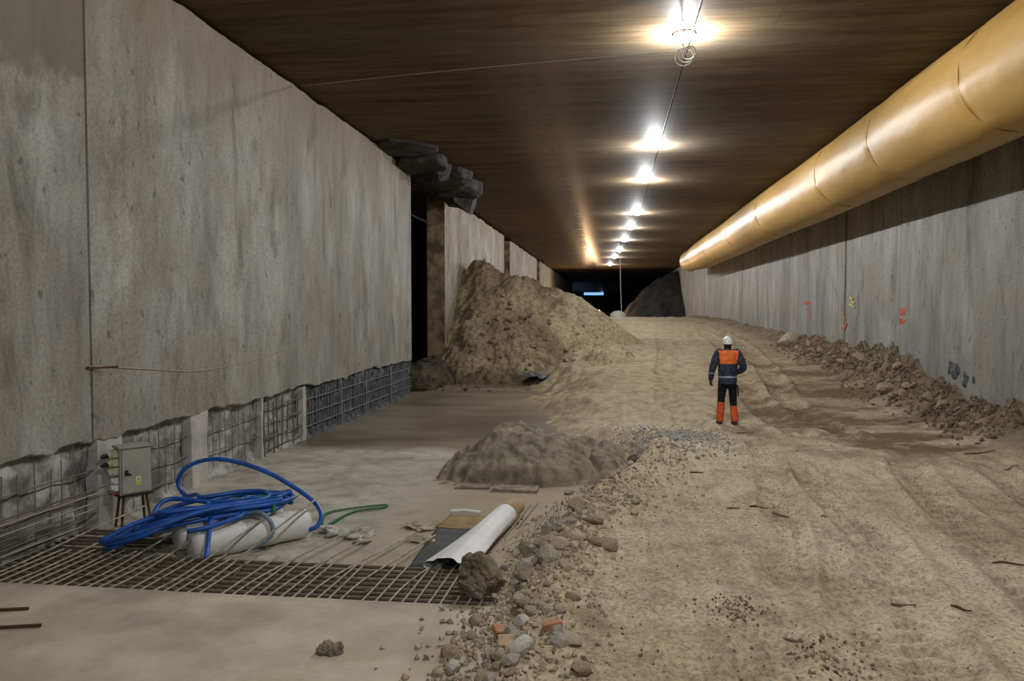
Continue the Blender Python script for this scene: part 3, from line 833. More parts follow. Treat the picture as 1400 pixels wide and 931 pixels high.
# dark far heap on the right beyond the crest
xs2 = np.arange(0.2, 7.19, 0.15); ys2 = np.arange(70, 96, 0.2)
QX, QY = np.meshgrid(xs2, ys2)
QZ = np.interp(QX, [0, 1.2, 2, 3.5, 5, 7.2], [0.2, 1.6, 3.0, 4.6, 5.4, 6.3]) - np.abs(QY - 82) * 0.55 + 0.7 * fbm(QX * 0.5, QY * 0.5, 5, 140)
QZ = np.maximum(QZ, H(QX, QY) - 0.2)
QZ = np.minimum(QZ, CEIL - 0.1)
link('dark_spoil_heap', gridmesh('dark_spoil_heap', QX, QY, QZ), UNLIT_DARK, label='dark unlit spoil heap beyond the crest at the tunnel end', category='spoil heap')
MB().ell((0.85, 71.5, h1(0.85, 71.5) + 0.35), (0.75, 0.6, 0.5), 12, 8).build('pale_sack', PALE_STONE, None, True, label='pale full sack at the foot of the far dark heap', category='sack')

# grey clay lump on the slab
xs3 = np.arange(-3.0, 0.45, 0.025); ys3 = np.arange(10.75, 14.2, 0.025)
KX, KY = np.meshgrid(xs3, ys3)
env = np.interp(KX, [-2.78, -2.6, -2.3, -2.0, -1.7, -1.45, -1.1, -0.7, -0.3, 0.1, 0.4], [-0.1, 0.16, 0.34, 0.56, 0.74, 0.78, 0.70, 0.55, 0.46, 0.36, 0.1])
front = 11.2 + 0.22 * fbm(KX * 1.6, KX * 0, 4, 150) + np.interp(KX, [-2.7, -1.2, 0.3], [0.1, 0.0, 0.5])
tt = (KY - front)
prof = 0.45 * smooth(tt / 0.16) + 0.55 * smooth((tt - 0.1) / 0.95)
prof = prof * smooth((14.1 - KY) / 1.4)
KZ = env * np.clip(prof, 0, 1) + smooth(tt / 0.4) * smooth(env * 4) * (0.13 * fbm(KX * 1.5, KY * 1.5, 3, 163) + 0.11 * fbm(KX * 4, KY * 4, 5, 170, 0.62) + 0.05 * fbm(KX * 11, KY * 11, 3, 171, 0.65)) - 0.03
KZ = KZ - 0.16 * smooth(tt / 0.2) * smooth(env * 3) * np.exp(-(fbm(KX * 1.3 + 3, KY * 0.7, 4, 175) / 0.07) ** 2) * smooth((1.6 - tt) / 1.0)
KZ = KZ + 0.10 * smooth(tt / 0.3) * smooth(env * 3) * (np.abs(fbm(KX * 2.6, KY * 2.6, 4, 178)) - 0.2)
KZ = np.where(tt < 0.0, -0.06, KZ)
link('clay_lump', gridmesh('clay_lump', KX, KY, KZ, False), CLAY, label='grey clay lump dumped on the slab beside the roadway', category='clay lump')
for c, d, rz, lb in (((-1.32, 11.02, 0.035), (0.66, 0.22, 0.045), -3, 'long weathered board at the foot of the grey clay lump'),
                     ((-1.95, 11.12, 0.03), (0.5, 0.14, 0.03), 3, 'short dark board beside the longer board under the clay lump')):
    o = MB().box((0, 0, 0), d).build('board', WOOD, None, label=lb, category='board', group='boards at the clay lump')
    o.location = (c[0], c[1], c[2]); o.rotation_euler = (R(6), 0, R(rz))

# ------------------------------------------------------------------ rubble
def rock_mesh(seed, flat=0.75):
    rr = random.Random(seed)
    bm = bmesh.new(); bmesh.ops.create_icosphere(bm, subdivisions=2, radius=1.0)
    cuts = [(Vector((rr.uniform(-1, 1), rr.uniform(-1, 1), rr.uniform(-1, 1))).normalized(), rr.uniform(0.55, 0.85)) for _ in range(7)]
    sc = (rr.uniform(0.8, 1.25), rr.uniform(0.7, 1.0), flat * rr.uniform(0.75, 1.1))
    for v in bm.verts:
        for nrm, dd in cuts:
            k = v.co.dot(nrm)
            if k > dd: v.co -= nrm * (k - dd)
        v.co *= 1 + rr.uniform(-0.05, 0.05)
        v.co = Vector((v.co.x * sc[0], v.co.y * sc[1], v.co.z * sc[2]))
    me = bpy.data.meshes.new('stone'); bm.to_mesh(me); bm.free()
    return me
ROCK = []
for mi, m in enumerate(ROCKS):
    for k in range(4):
        me = rock_mesh(mi * 10 + k); me.materials.append(m); ROCK.append(me)
def stone(x, y, r, label, group, name='rubble_stone', me=None, mat=None, z=None, cat='stone', rot=None, sink=0.25):
    me = me or rnd.choice(ROCK)
    o = bpy.data.objects.new(name, me); COL.objects.link(o)
    zz = max(h1(x, y), 0.0 if y > SL_Y else 0.115) if z is None else z
    o.location = (x, y, zz + r * (0.6 - sink)); o.scale = (r, r, r)
    o.rotation_euler = rot or (rnd.uniform(-.4, .4), rnd.uniform(-.4, .4), rnd.uniform(0, 6.28))
    o['label'] = label; o['category'] = cat
    if group: o['group'] = group
    return o
for k in range(190):
    y = 4.7 + 3.9 * rnd.random() ** 0.9
    x = float(xedge(y)) + rnd.gauss(0.28, 0.26)
    r = rnd.choice([0.022, 0.028, 0.035, 0.04, 0.05, 0.06, 0.075]) * rnd.uniform(0.8, 1.2)
    q = rnd.randrange(12)
    stone(x, y, r, ('small', 'fist-sized')[r > 0.042] + (' buff', ' grey', ' brown')[q // 4] + ' rubble stone in the spill between slab and roadway', 'rubble between slab and roadway', me=ROCK[q])
for x, y, r in ((-0.62, 7.75, 0.17), (-0.80, 8.15, 0.20), (-0.45, 7.2, 0.11), (-0.30, 7.6, 0.12), (-0.52, 6.9, 0.13), (-0.75, 7.35, 0.14), (-0.15, 8.1, 0.12), (0.02, 7.4, 0.10), (-0.62, 8.6, 0.17), (-0.35, 8.9, 0.13)):
    stone(x, y, r, 'large buff clod in the bank beside the dark clay boulder', 'large clods in the bank')
for k in range(42):
    y = rnd.uniform(8.6, 14.6)
    x = float(xedge(y)) + rnd.gauss(0.55, 0.4)
    stone(x, y, rnd.uniform(0.025, 0.075), 'small brown stone along the bank between the boulder and the gravel patch', 'stones along the bank')
for k in range(42):
    y = rnd.uniform(15.0, 30.0)
    d = abs(rnd.gauss(0, 0.38)) + 0.12
    stone(XR - 0.1 - d, y, rnd.uniform(0.05, 0.17), 'brown stone in the rubble along the foot of the right wall', 'rubble along the right wall', me=ROCK[8 + k % 4])
for x, y, r in ((6.7, 30.0, 0.42), (6.85, 22.2, 0.26), (6.6, 19.5, 0.25)):
    stone(x, y, r, {30.0: 'big dark clod heaped against the right wall under the red mark', 22.2: 'upright dark clod against the right wall near the yellow mark', 19.5: 'rounded grey stone at the right wall below the red marks'}[y], None, 'clod')
MCLOD = [rock_mesh(500 + k) for k in range(4)]
for q in MCLOD: q.materials.append(MOUND)
for k in range(60):
    x = rnd.uniform(-5.4, -0.4); y = rnd.uniform(27.3, 30.5)
    stone(x, y, rnd.uniform(0.06, 0.16), 'clod of earth on the near face of the huge heap', 'clods on the huge heap', 'earth_clod', me=MCLOD[k % 4], z=mh(x, y))
# clods and stones lying on the roadway
for k in range(24):
    x = rnd.uniform(-0.2, 5.0); y = 4.8 + 11 * rnd.random() ** 1.5
    stone(x, y, rnd.uniform(0.012, 0.032), 'little dark stone lying loose on the sandy roadway', 'loose stones on the roadway')
bm = bmesh.new(); bmesh.ops.create_icosphere(bm, subdivisions=5, radius=1.0)
rq = random.Random(77)
cuts = [(Vector((rq.uniform(-1, 1), rq.uniform(-1, 1), rq.uniform(-1, 1))).normalized(), rq.uniform(0.55, 0.8)) for _ in range(9)] + [(Vector((0, 0, -1)), 0.6), (Vector((-0.2, -1, 0.1)).normalized(), 0.62)]
for v in bm.verts:
    for nrm, dd in cuts:
        k = v.co.dot(nrm)
        if k > dd: v.co -= nrm * (k - dd)
bme = bpy.data.meshes.new('clay_boulder'); bm.to_mesh(bme); bm.free()
co = np.empty(len(bme.vertices) * 3); bme.vertices.foreach_get('co', co); co = co.reshape(-1, 3)
rr_ = 1 + 0.20 * fbm(co[:, 0] * 2.2 + co[:, 2] * 1.3, co[:, 1] * 2.2 - co[:, 2] * 1.7, 5, 180, 0.6) - 0.16 * np.exp(-(fbm(co[:, 0] * 2 + 4, co[:, 2] * 2 + co[:, 1] * 1.3, 3, 184) / 0.06) ** 2)
co = co * rr_[:, None] * np.array([0.245, 0.20, 0.235])
bme.vertices.foreach_set('co', co.ravel()); bme.update(); bme.shade_flat(); bme.materials.append(BOULDER)
o = link('clay_boulder', bme, None, label='dark grey-brown clay boulder resting on the end of the reinforcement mat', category='boulder')
o.location = (-1.13, 6.70, 0.245)
bmat = [rock_mesh(300 + k, 0.8) for k in range(5)]
for q, m in zip(bmat, (PALE_STONE, PALE_STONE, PALE_STONE, TAN, BOULDER)): q.materials.append(m)
stone(-0.62, 5.62, 0.075, 'white mortar lump among the rubble near the red brick piece', None, 'mortar_lump', bmat[0], cat='stone')
stone(-0.58, 5.08, 0.085, 'white slanting mortar lump below the pale square brick', None, 'mortar_lump', bmat[1], cat='stone')
stone(-1.05, 5.20, 0.075, 'pale mortar lump at the slab edge of the rubble', None, 'mortar_lump', bmat[2], cat='stone')
stone(-1.15, 9.35, 0.12, 'yellowish stone beside the tan core of the white roll', None, 'yellow_stone', bmat[3], z=0.05)
stone(0.42, 12.1, 0.13, 'dark angular stone sticking out of the bank near the gravel', None, 'dark_stone', bmat[4])
def brickbit(x, y, d, rot, mat, label):
    o = MB().box((0, 0, 0), d).build('brick_piece', mat, None, label=label, category='brick', group='brick pieces in the rubble')
    bm = bmesh.new(); bm.from_mesh(o.data)
    bmesh.ops.bevel(bm, geom=bm.edges[:], offset=0.006, segments=1, affect='EDGES'); bm.to_mesh(o.data); bm.free()
    o.location = (x, y, max(h1(x, y), 0.115 if y < SL_Y else 0) + d[2] * 0.5 + 0.045); o.rotation_euler = rot
brickbit(-0.80, 5.75, (0.13, 0.10, 0.05), (0.35, 0.25, 0.6), BRICK, 'flat orange-red brick piece on the rubble')
brickbit(-0.70, 5.28, (0.11, 0.09, 0.06), (0.6, 0.0, 0.1), PALE_BRICK, 'pale tan square brick piece on the rubble')
brickbit(-0.38, 5.35, (0.14, 0.05, 0.05), (0.1, -0.2, 0.25), BRICK, 'long thin red brick piece at the roadway side of the rubble')
brickbit(0.05, 13.1, (0.12, 0.09, 0.06), (0.2, 0.1, 0.5), BRICK, 'small red brick piece in the bank beside the clay lump')
brickbit(0.1, 14.0, (0.10, 0.09, 0.06), (0.2, 0.3, 1.0), BRICK, 'small red brick piece on the spoil near the gravel patch')

def scatter(name, pts, rads, mat, label, cat):
    base = [(1, 0, 0), (-1, 0, 0), (0, 1, 0), (0, -1, 0), (0, 0, 1), (0, 0, -1)]
    fc = [(0, 2, 4), (2, 1, 4), (1, 3, 4), (3, 0, 4), (2, 0, 5), (1, 2, 5), (3, 1, 5), (0, 3, 5)]
    mb = MB()
    for p, r in zip(pts, rads):
        e = Euler((rnd.uniform(0, 3), rnd.uniform(0, 3), rnd.uniform(0, 6))).to_matrix()
        s_ = (r * rnd.uniform(.7, 1.4), r * rnd.uniform(.7, 1.2), r * rnd.uniform(.5, .9))
        mb.add([e @ Vector((b[0] * s_[0], b[1] * s_[1], b[2] * s_[2])) + Vector(p) for b in base], fc)
    return mb.build(name, mat, None, label=label, category=cat, kind='stuff')
px = []; rr2 = []
for k in range(2200):
    t = rnd.random()
    if k % 3: x, y = rnd.gauss(1.15, 0.55), rnd.gauss(14.3, 0.75)
    else:
        y = rnd.uniform(11.0, 13.6); x = float(np.interp(y, [11, 13.6], [-0.25, 0.75])) + rnd.gauss(0, 0.13)
    px.append((x, y)); rr2.append(rnd.uniform(0.012, 0.03))
hz = H(np.array([p[0] for p in px]), np.array([p[1] for p in px]))
scatter('gravel_patch', [(p[0], p[1], max(z, 0.0) + 0.006) for p, z in zip(px, hz)], rr2, BLUE_GRAVEL, 'spilled blue-grey crushed gravel beside the walking worker', 'gravel')
px = []; rr2 = []
for k in range(2600):
    y = 4.5 + 5.2 * rnd.random(); x = float(xedge(y)) + rnd.gauss(0.26, 0.27 + 0.012 * (y - 4.5))
    if k % 4 == 0: y = rnd.uniform(9, 15); x = float(xedge(y)) + rnd.gauss(0.6, 0.45)
    px.append((x, y)); rr2.append(rnd.uniform(0.012, 0.034))
hz = H(np.array([p[0] for p in px]), np.array([p[1] for p in px]))
scatter('rubble_spill', [(p[0], p[1], max(z, 0.115 if p[1] < SL_Y and p[0] < -0.45 else 0.0) + r * 0.25) for p, z, r in zip(px, hz, rr2)], rr2,
        simple('broken buff crumbs', (0.40, 0.34, 0.245), 0.92, 0.35, 5, 0.4, 50, world=True), 'small broken stones and crumbs filling the spill along the slab', 'rubble')
px = []; rr2 = []
for k in range(2000):
    y = 14.2 + 17 * rnd.random(); x = XR - 0.09 - abs(rnd.gauss(0, 0.36)); px.append((x, y)); rr2.append(rnd.uniform(0.025, 0.075))
hz = H(np.array([p[0] for p in px]), np.array([p[1] for p in px]))
scatter('wall_foot_rubble', [(p[0], p[1], z + r * 0.2) for p, z, r in zip(px, hz, rr2)], rr2, simple('dark brown crumbs', (0.20, 0.155, 0.10), 0.92, 0.5, 3, 0.4, 30, world=True),
        'small dark crumbs and rubble banked along the foot of the right wall', 'rubble')
px = []; rr2 = []
for k in range(2600):
    if k % 2:
        y = 4.5 + 12 * rnd.random() ** 1.4; x = rnd.uniform(-0.5, 6.4)
        r = rnd.uniform(0.004, 0.012)
    else:
        y = 4.6 + 9 * rnd.random() ** 1.3; x = float(xedge(y)) + abs(rnd.gauss(0.2, 0.5)) - 0.2
        r = rnd.uniform(0.007, 0.02)
    px.append((x, y)); rr2.append(r)
hz = H(np.array([p[0] for p in px]), np.array([p[1] for p in px]))
scatter('road_grit', [(p[0], p[1], max(z, 0.115 if p[1] < SL_Y and p[0] < -0.45 else 0.0) + r * 0.3) for p, z, r in zip(px, hz, rr2)], rr2, PEBBLE, 'scattered grit and crumbs on the sandy roadway', 'grit')

cl = []; cr = []
for k in range(260):
    x, y = (rnd.gauss(0.98, 0.13), rnd.gauss(6.15, 0.16)) if k % 2 else (rnd.gauss(1.5, 0.22), rnd.gauss(5.25, 0.2))
    cl.append((x, y)); cr.append(rnd.uniform(0.006, 0.022))
hz = H(np.array([p[0] for p in cl]), np.array([p[1] for p in cl]))
scatter('crumb_cluster', [(p[0], p[1], z + 0.004) for p, z in zip(cl, hz)], cr, PEBBLE, 'clusters of broken dark crumbs pressed into the roadway', 'crumbs')
for k, (x, y, ln, rz) in enumerate(((2.35, 6.45, 0.20, 5), (2.72, 6.30, 0.14, -20), (1.30, 5.55, 0.13, -35), (1.75, 9.3, 0.22, 10), (1.95, 9.1, 0.20, -25), (1.25, 11.2, 0.20, 8), (1.45, 9.2, 0.14, 2), (3.7, 7.6, 0.3, -40), (2.6, 15.2, 0.35, 12), (6.0, 13.4, 0.5, 5), (5.9, 12.2, 0.25, 20))):
    r_ = 0.011; a = R(rz)
    pts = [Vector((x + math.cos(a) * ln * (q - 0.5), y + math.sin(a) * ln * (q - 0.5) + 0.02 * math.sin(q * 7 + k), 0)) for q in (0, 0.3, 0.6, 1.0)]
    for p in pts: p.z = h1(p.x, p.y) + 0.014
    MB().tube(catmull(pts, 3), [r_ * f_ for f_ in np.interp(np.linspace(0, 1, 10), [0, 0.3, 1], [0.6, 1.1, 0.5])], 6).build('twig', STEEL_RUST if k % 2 else BOULDER, None, True,
        label='short dark twig pressed flat into the sandy roadway', category='twig', group='twigs on the roadway')

# ------------------------------------------------------------------ reinforcement mat
mat_o = empty('reinforcement_mat', (-3.5, SL_Y, 0.0), label='tied mat of steel reinforcing bars jutting from the slab edge', category='rebar mat')
def mbar(p0, p1, r, mat):
    off = Vector(mat_o.location)
    return wbar(Vector(p0) - off, Vector(p1) - off, r, mat, mat_o, 'reinforcing_bar')
rb = random.Random(21)
yy = 6.45
for i in range(9):                                    # bars across, parallel with the slab edge
    x1 = -1.05 + rb.uniform(-0.12, 0.1)
    mbar((-6.0, yy + rb.uniform(-.015, .015), 0.062), (x1, yy + rb.uniform(-.015, .015), 0.062), 0.019, STEEL)
    yy += 0.116
for i in range(7):
    mbar((-6.0, yy + rb.uniform(-.03, .03), 0.062), (rb.uniform(-4.9, -4.5), yy + rb.uniform(-.03, .03), 0.062), 0.016, STEEL)
    yy += 0.12
xx = -5.96; i = 0
while xx < -1.05:                                     # bars running away from the slab edge, every third one long
    long_ = (i % 3 == 1) and xx < -1.75
    if not long_:
        mbar((xx, SL_Y - 0.02, 0.092), (xx + rb.uniform(0.03, 0.08), SL_Y + rb.uniform(1.05, 1.15), 0.094), 0.0105, STEEL_PALE)
    else:
        L = rb.uniform(1.9, 2.6)
        over = -4.75 < xx < -3.35
        z1 = rb.uniform(0.40, 0.50) if over else (rb.uniform(0.10, 0.22) if xx < -4.6 else rb.uniform(0.05, 0.11))
        lean = 0.21 if xx > -4.7 else 0.06
        pth = [(xx, SL_Y - 0.02, 0.092), (xx + 0.05, SL_Y + 0.55, 0.094), (xx + 0.08 + lean * (L * 0.6 - 0.55), SL_Y + L * 0.6, 0.11 + (z1 - 0.1) * 0.5), (xx + 0.08 + lean * (L - 0.55), SL_Y + L, z1)]
        off = Vector(mat_o.location)
        MB().tube([Vector(p) - off for p in catmull(pth, 5)], 0.0105, 6).build('reinforcing_bar', STEEL_PALE, mat_o, True)
    xx += 0.110 * rb.uniform(0.92, 1.1) + (0.09 if rb.random() < 0.06 else 0); i += 1
for k in range(9):                                    # raised starter bars by the wall
    z0 = 0.14 + 0.055 * k
    mbar((-5.95 + 0.015 * k, 6.1, z0), (-5.80 + 0.03 * k, 7.9 + rb.uniform(-.4, .4), z0 + rb.uniform(0.0, 0.08)), 0.010, STEEL_PALE if k % 2 else STEEL)
for k in range(14):
    x = -4.9 + k * 0.28 + rb.uniform(-.05, .05)
    mbar((x, SL_Y + rb.uniform(.05, .9), -0.0), (x, SL_Y + rb.uniform(.05, .9), 0.13), 0.007, STEEL)
for p0, p1, lb in (((-5.4, 5.25, 0.135), (-4.42, 5.52, 0.135), 'longer rusty steel rod lying on the near slab'), ((-5.6, 5.62, 0.13), (-4.78, 5.83, 0.13), 'shorter rusty steel rod lying on the near slab')):
    o = wbar(p0, p1, 0.014, STEEL_RUST, None, 'steel_rod'); o['label'] = lb; o['category'] = 'rod'; o['group'] = 'loose rods on the slab'
o = broken_mass('clod', [((-2.02, 5.36, 0.135), (0.07, 0.06, 0.06)), ((-1.94, 5.38, 0.14), (0.05, 0.05, 0.055)), ((-2.07, 5.34, 0.15), (0.04, 0.04, 0.05))], BOULDER, 'single muddy clod lying alone on the near slab', 'clod', 0.010, 0.05, 5, 12.0)
# blue and red scraps under the mat
for k in range(14):
    x = rb.uniform(-5.4, -2.6); y = SL_Y + rb.uniform(0.1, 1.0)
    c = (HOSE, HOSE, PAINT_RED)[k % 3]
    o = MB().box((0, 0, 0), (0.06, 0.035, 0.02)).build('plastic_scrap', c, None, category='scrap', group='plastic scraps under the mat',
        label='red plastic scrap lying under the steel mat' if c is PAINT_RED else 'blue plastic scrap lying under the steel mat')
    o.location = (x, y, 0.02); o.rotation_euler = (0, 0, rb.uniform(0, 3))
for x0, y0, x1, y1 in ((-1.65, 6.42, -1.25, 6.40), (-1.2, 6.41, -1.02, 6.42)):
    MB().tube([(x0, y0, 0.03), (x1, y1, 0.03)], 0.03, 10).build('white_pipe_offcut', WHITE_PLASTIC, None, True, label='white plastic offcut at the slab edge under the steel mat', category='pipe', group='white offcuts under the mat')

# ------------------------------------------------------------------ rolls, hose, sheets
def roll(name, p0, p1, r, label, mat=DUSTY, core=True, parent=None):
    p0 = Vector(p0); p1 = Vector(p1)
    root = empty(name, (p0 + p1) / 2 - Vector((0, 0, r)), label=label, category='roll', group='white wrapped rolls')
    off = root.location.copy()
    n = 24; L = (p1 - p0)
    pts = []; rad = []
    for i in range(25):
        t = i / 24
        pts.append(p0 + L * t - off + Vector((0, 0, -0.012 * math.sin(t * math.pi))))
        rad.append(r * (1 + 0.03 * math.sin(t * 23) + 0.02 * math.sin(t * 57)) * (0.90 if i in (0, 24) else 1.0))
    mb = MB().tube(pts, rad, 28)
    mb.build('wrap', mat, root, True)
    return root
roll('wrapped_roll', (-4.30, 7.52, 0.175), (-3.44, 8.50, 0.175), 0.165, 'white plastic-wrapped roll lying front under the blue hose')
roll('wrapped_roll', (-4.62, 7.80, 0.175), (-3.86, 8.70, 0.175), 0.160, 'dusty wrapped roll lying behind the front white roll')
roll('wrapped_roll', (-5.02, 8.06, 0.165), (-4.20, 8.86, 0.165), 0.155, 'dusty wrapped roll hindmost of the three under the hose')
stone(-4.10, 8.28, 0.13, 'pale crumpled bag lying on the wrapped rolls', None, 'crumpled_bag', bmat[0], z=0.34, cat='bag')
# hose
rh = random.Random(4)
path = []
ctr = Vector((-4.42, 8.0)); ax = Vector((0.85, 0.52)).normalized(); pr = Vector((-ax.y, ax.x))
def hz_on(x, y):      # rests on the rolls
    d = (Vector((x, y)) - ctr).dot(ax)
    return float(np.interp(d, [-1.1, -0.7, -0.35, 0.3, 1.0], [0.10, 0.18, 0.36, 0.37, 0.40]))
for turn, (cen, la, lb, sh) in enumerate(((0.0, 0.95, 0.30, 0.0), (0.42, 0.50, 0.24, 0.10), (-0.35, 0.62, 0.20, -0.10), (0.15, 0.82, 0.36, 0.06), (0.50, 0.46, 0.16, 0.14), (-0.10, 0.90, 0.16, -0.14), (0.1, 0.6, 0.3, 0.05))):
    for k in range(9):
        a = 2 * math.pi * k / 9 + turn * 0.4
        p = ctr + ax * (la * math.cos(a) + cen) + pr * (lb * math.sin(a) + sh + 0.06 * math.sin(3 * a + turn * 2.1))
        path.append((p.x, p.y, hz_on(p.x, p.y) + 0.020 * turn + rh.uniform(-.012, .015)))
path += [(-4.75, 8.45, 0.46), (-4.98, 8.62, 0.40), (-5.10, 8.66, 0.55), (-4.98, 8.66, 0.74), (-4.66, 8.66, 0.84), (-4.30, 8.66, 0.80), (-3.93, 8.66, 0.68),
         (-3.60, 8.66, 0.50), (-3.38, 8.62, 0.36), (-3.27, 8.52, 0.24), (-3.28, 8.40, 0.15), (-3.36, 8.38, 0.12)]
hose = link('blue_hose', MB().tube(catmull(path, 6), 0.026, 10).mesh('blue_hose', True), HOSE, label='blue air hose tangled over the white rolls with one high arching loop', category='hose')
p2 = [(-4.9, 7.75, 0.32), (-4.5, 7.82, 0.40), (-4.22, 7.80, 0.38), (-4.12, 7.58, 0.36), (-4.05, 7.40, 0.20), (-4.0, 7.28, 0.12)]
link('hose_tail', MB().tube(catmull(p2, 6), 0.025, 10).mesh('hose_tail', True), HOSE, label='short blue hose end hanging down the front of the white roll', category='hose')
p3 = [(-4.28, 7.42, 0.34), (-4.12, 7.50, 0.36), (-3.98, 7.72, 0.38), (-3.92, 7.92, 0.40), (-4.1, 8.1, 0.42)]
link('hose_tail', MB().tube(catmull(p3, 6), 0.025, 10).mesh('hose_tail', True), HOSE, label='cut blue hose end lying across the top of the white roll', category='hose')
p4 = [(-3.95, 8.05, 0.38), (-3.75, 7.98, 0.40), (-3.62, 7.96, 0.30), (-3.60, 7.90, 0.18), (-3.72, 7.72, 0.10)]
link('grey_hose', MB().tube(catmull(p4, 6), 0.025, 10).mesh('grey_hose', True), simple('dull blue grey hose', (0.16, 0.21, 0.26), 0.5, 0.2, 6, 0.0), label='dull blue-grey hose bent down over the side of the white roll', category='hose')
# green strap
gp = [(-3.42, 8.9, 0.02), (-3.55, 9.45, 0.02), (-3.3, 9.75, 0.02), (-2.95, 9.95, 0.02), (-2.92, 9.82, 0.02), (-3.2, 9.62, 0.02), (-3.3, 9.3, 0.02), (-3.3, 8.85, 0.05)]
link('green_strap', MB().tube(catmull(gp, 8), 0.022, 6, flat=0.45).mesh('green_strap', True), GREEN, label='green webbing strap looped on the slab beyond the rolls', category='strap')
gp = [(-3.9, 8.2, 0.48), (-3.82, 8.28, 0.5), (-3.7, 8.2, 0.46), (-3.66, 8.1, 0.38)]
link('green_rope', MB().tube(catmull(gp, 8), 0.025, 6).mesh('green_rope', True), GREEN, label='green rope end knotted among the blue hose', category='rope')

# half-unrolled white sheet
wsr = empty('sheet_roll', (-1.42, 8.2, 0.0), label='white plastic sheet half unrolled and fanned out toward the steel mat', category='sheet roll')
P0 = Vector((-1.22, 9.15, 0.15)); P1 = Vector((-1.55, 7.32, 0.11))
n = 40; vs = []; fs = []; m = 40
for i in range(n + 1):
    t = i / n
    c = P0 + (P1 - P0) * t - wsr.location
    wd = 0.135 + 0.09 * t ** 1.5; ht = 0.135 - 0.045 * t
    for k in range(m):
        a = 2 * math.pi * k / m
        fold = 1 + (0.015 + 0.10 * t) * (math.sin(a * 4 + 0.8 + t) + 0.5 * math.sin(a * 9 + 2.0)) * (0.3 + 0.7 * (math.sin(a) > -0.3))
        vs.append((c.x + wd * math.cos(a) * fold, c.y - 0.05 * math.cos(a) * t, max(0.012, c.z + ht * math.sin(a) * fold)))
for i in range(n):
    for k in range(m):
        a = i * m + k; b = i * m + (k + 1) % m
        fs.append((a, a + m, b + m, b))
fs.append(tuple(range(m)))
MB().add(vs, fs).build('sheet', WHITE_PLASTIC, wsr, True)
d = (P0 - P1).normalized()
MB().tube([P0 - d * 0.05 - wsr.location, P0 + d * 0.45 - wsr.location], 0.115, 20).build('core_tube', TAN, wsr, True)
def sheet(name, corners, mat, label, cat, z=0.02, thick=0.012, amp=0.02, seed=1):
    c = [Vector(q) for q in corners]; n = 14
    top = []
    for i in range(n + 1):
        for j in range(n + 1):
            u, v = i / n, j / n
            p = (c[0] * (1 - u) + c[1] * u) * (1 - v) + (c[3] * (1 - u) + c[2] * u) * v
            zz = z + amp * (0.5 + 0.5 * float(fbm(np.array([p.x * 4]), np.array([p.y * 4]), 3, seed)[0]))
            top.append((p.x, p.y, zz + thick))
    k = len(top); vs = top + [(x, y, z_ - thick) for x, y, z_ in top]; fs = []
    N = n + 1
    for i in range(n):
        for j in range(n):
            a = i * N + j
            fs.append((a, a + N, a + N + 1, a + 1)); fs.append((a + k, a + k + 1, a + k + N + 1, a + k + N))
    ring = [j for j in range(N)] + [i * N + n for i in range(1, N)] + [n * N + j for j in range(n - 1, -1, -1)] + [i * N for i in range(n - 1, 0, -1)]
    for q in range(len(ring)):
        a, b = ring[q], ring[(q + 1) % len(ring)]
        fs.append((a, b, b + k, a + k))
    return MB().add(vs, fs).build(name, mat, None, True, label=label, category=cat)
sheet('dark_sheet', [(-1.98, 7.55, 0), (-1.5, 7.45, 0), (-1.45, 8.85, 0), (-2.0, 8.9, 0)], BLACK_SHEET, 'dark grey sheet lying flat beside the white fanned roll', 'sheet')
sheet('cardboard', [(-2.02, 8.95, 0), (-1.5, 8.9, 0), (-1.5, 9.5, 0), (-1.95, 9.5, 0)], CARD, 'brown cardboard piece lying behind the dark sheet', 'cardboard')
MB().tube(catmull([(-1.98, 9.62, 0.05), (-1.8, 9.64, 0.06), (-1.6, 9.62, 0.05)], 5), 0.028, 8, flat=0.8).build('white_tube', WHITE_PLASTIC, None, True, label='short white tube lying behind the cardboard', category='tube')
def crumple(name, c, s, mat, label, cat, seed):
    rr = random.Random(seed); mb = MB()
    for k in range(9):
        mb.ell((rr.uniform(-.5, .5) * s[0], rr.uniform(-.5, .5) * s[1], rr.uniform(0.1, .5) * s[2]), (s[0] * rr.uniform(.12, .25), s[1] * rr.uniform(.15, .3), s[2] * rr.uniform(.2, .45)), 8, 6,
               Euler((rr.uniform(-.6, .6), rr.uniform(-.6, .6), rr.uniform(0, 3))).to_matrix())
    for k in range(5):
        mb.box((rr.uniform(-.4, .4) * s[0], rr.uniform(-.4, .4) * s[1], 0.3 * s[2]), (s[0] * 0.5, s[1] * 0.25, 0.02), Euler((rr.uniform(-.4, .4), rr.uniform(-.3, .3), rr.uniform(0, 3))).to_matrix())
    me = remesh(mb, 0.014, 1); me.shade_flat()
    o = link(name, me, mat, label=label, category=cat); o.location = c
    return o
crumple('plastic_rag', (-2.98, 8.55, 0.0), (0.62, 0.42, 0.10), RAG, 'crumpled pale plastic rag on the slab between the rolls and the bars', 'rag', 1)
crumple('torn_paper', (-2.22, 8.95, 0.0), (0.42, 0.2, 0.09), BUFF_RAG, 'torn buff paper on the slab farther from the mat', 'paper', 2)
crumple('torn_paper', (-2.02, 8.48, 0.0), (0.42, 0.2, 0.08), BUFF_RAG, 'torn buff paper on the slab touching the dark sheet', 'paper', 3)
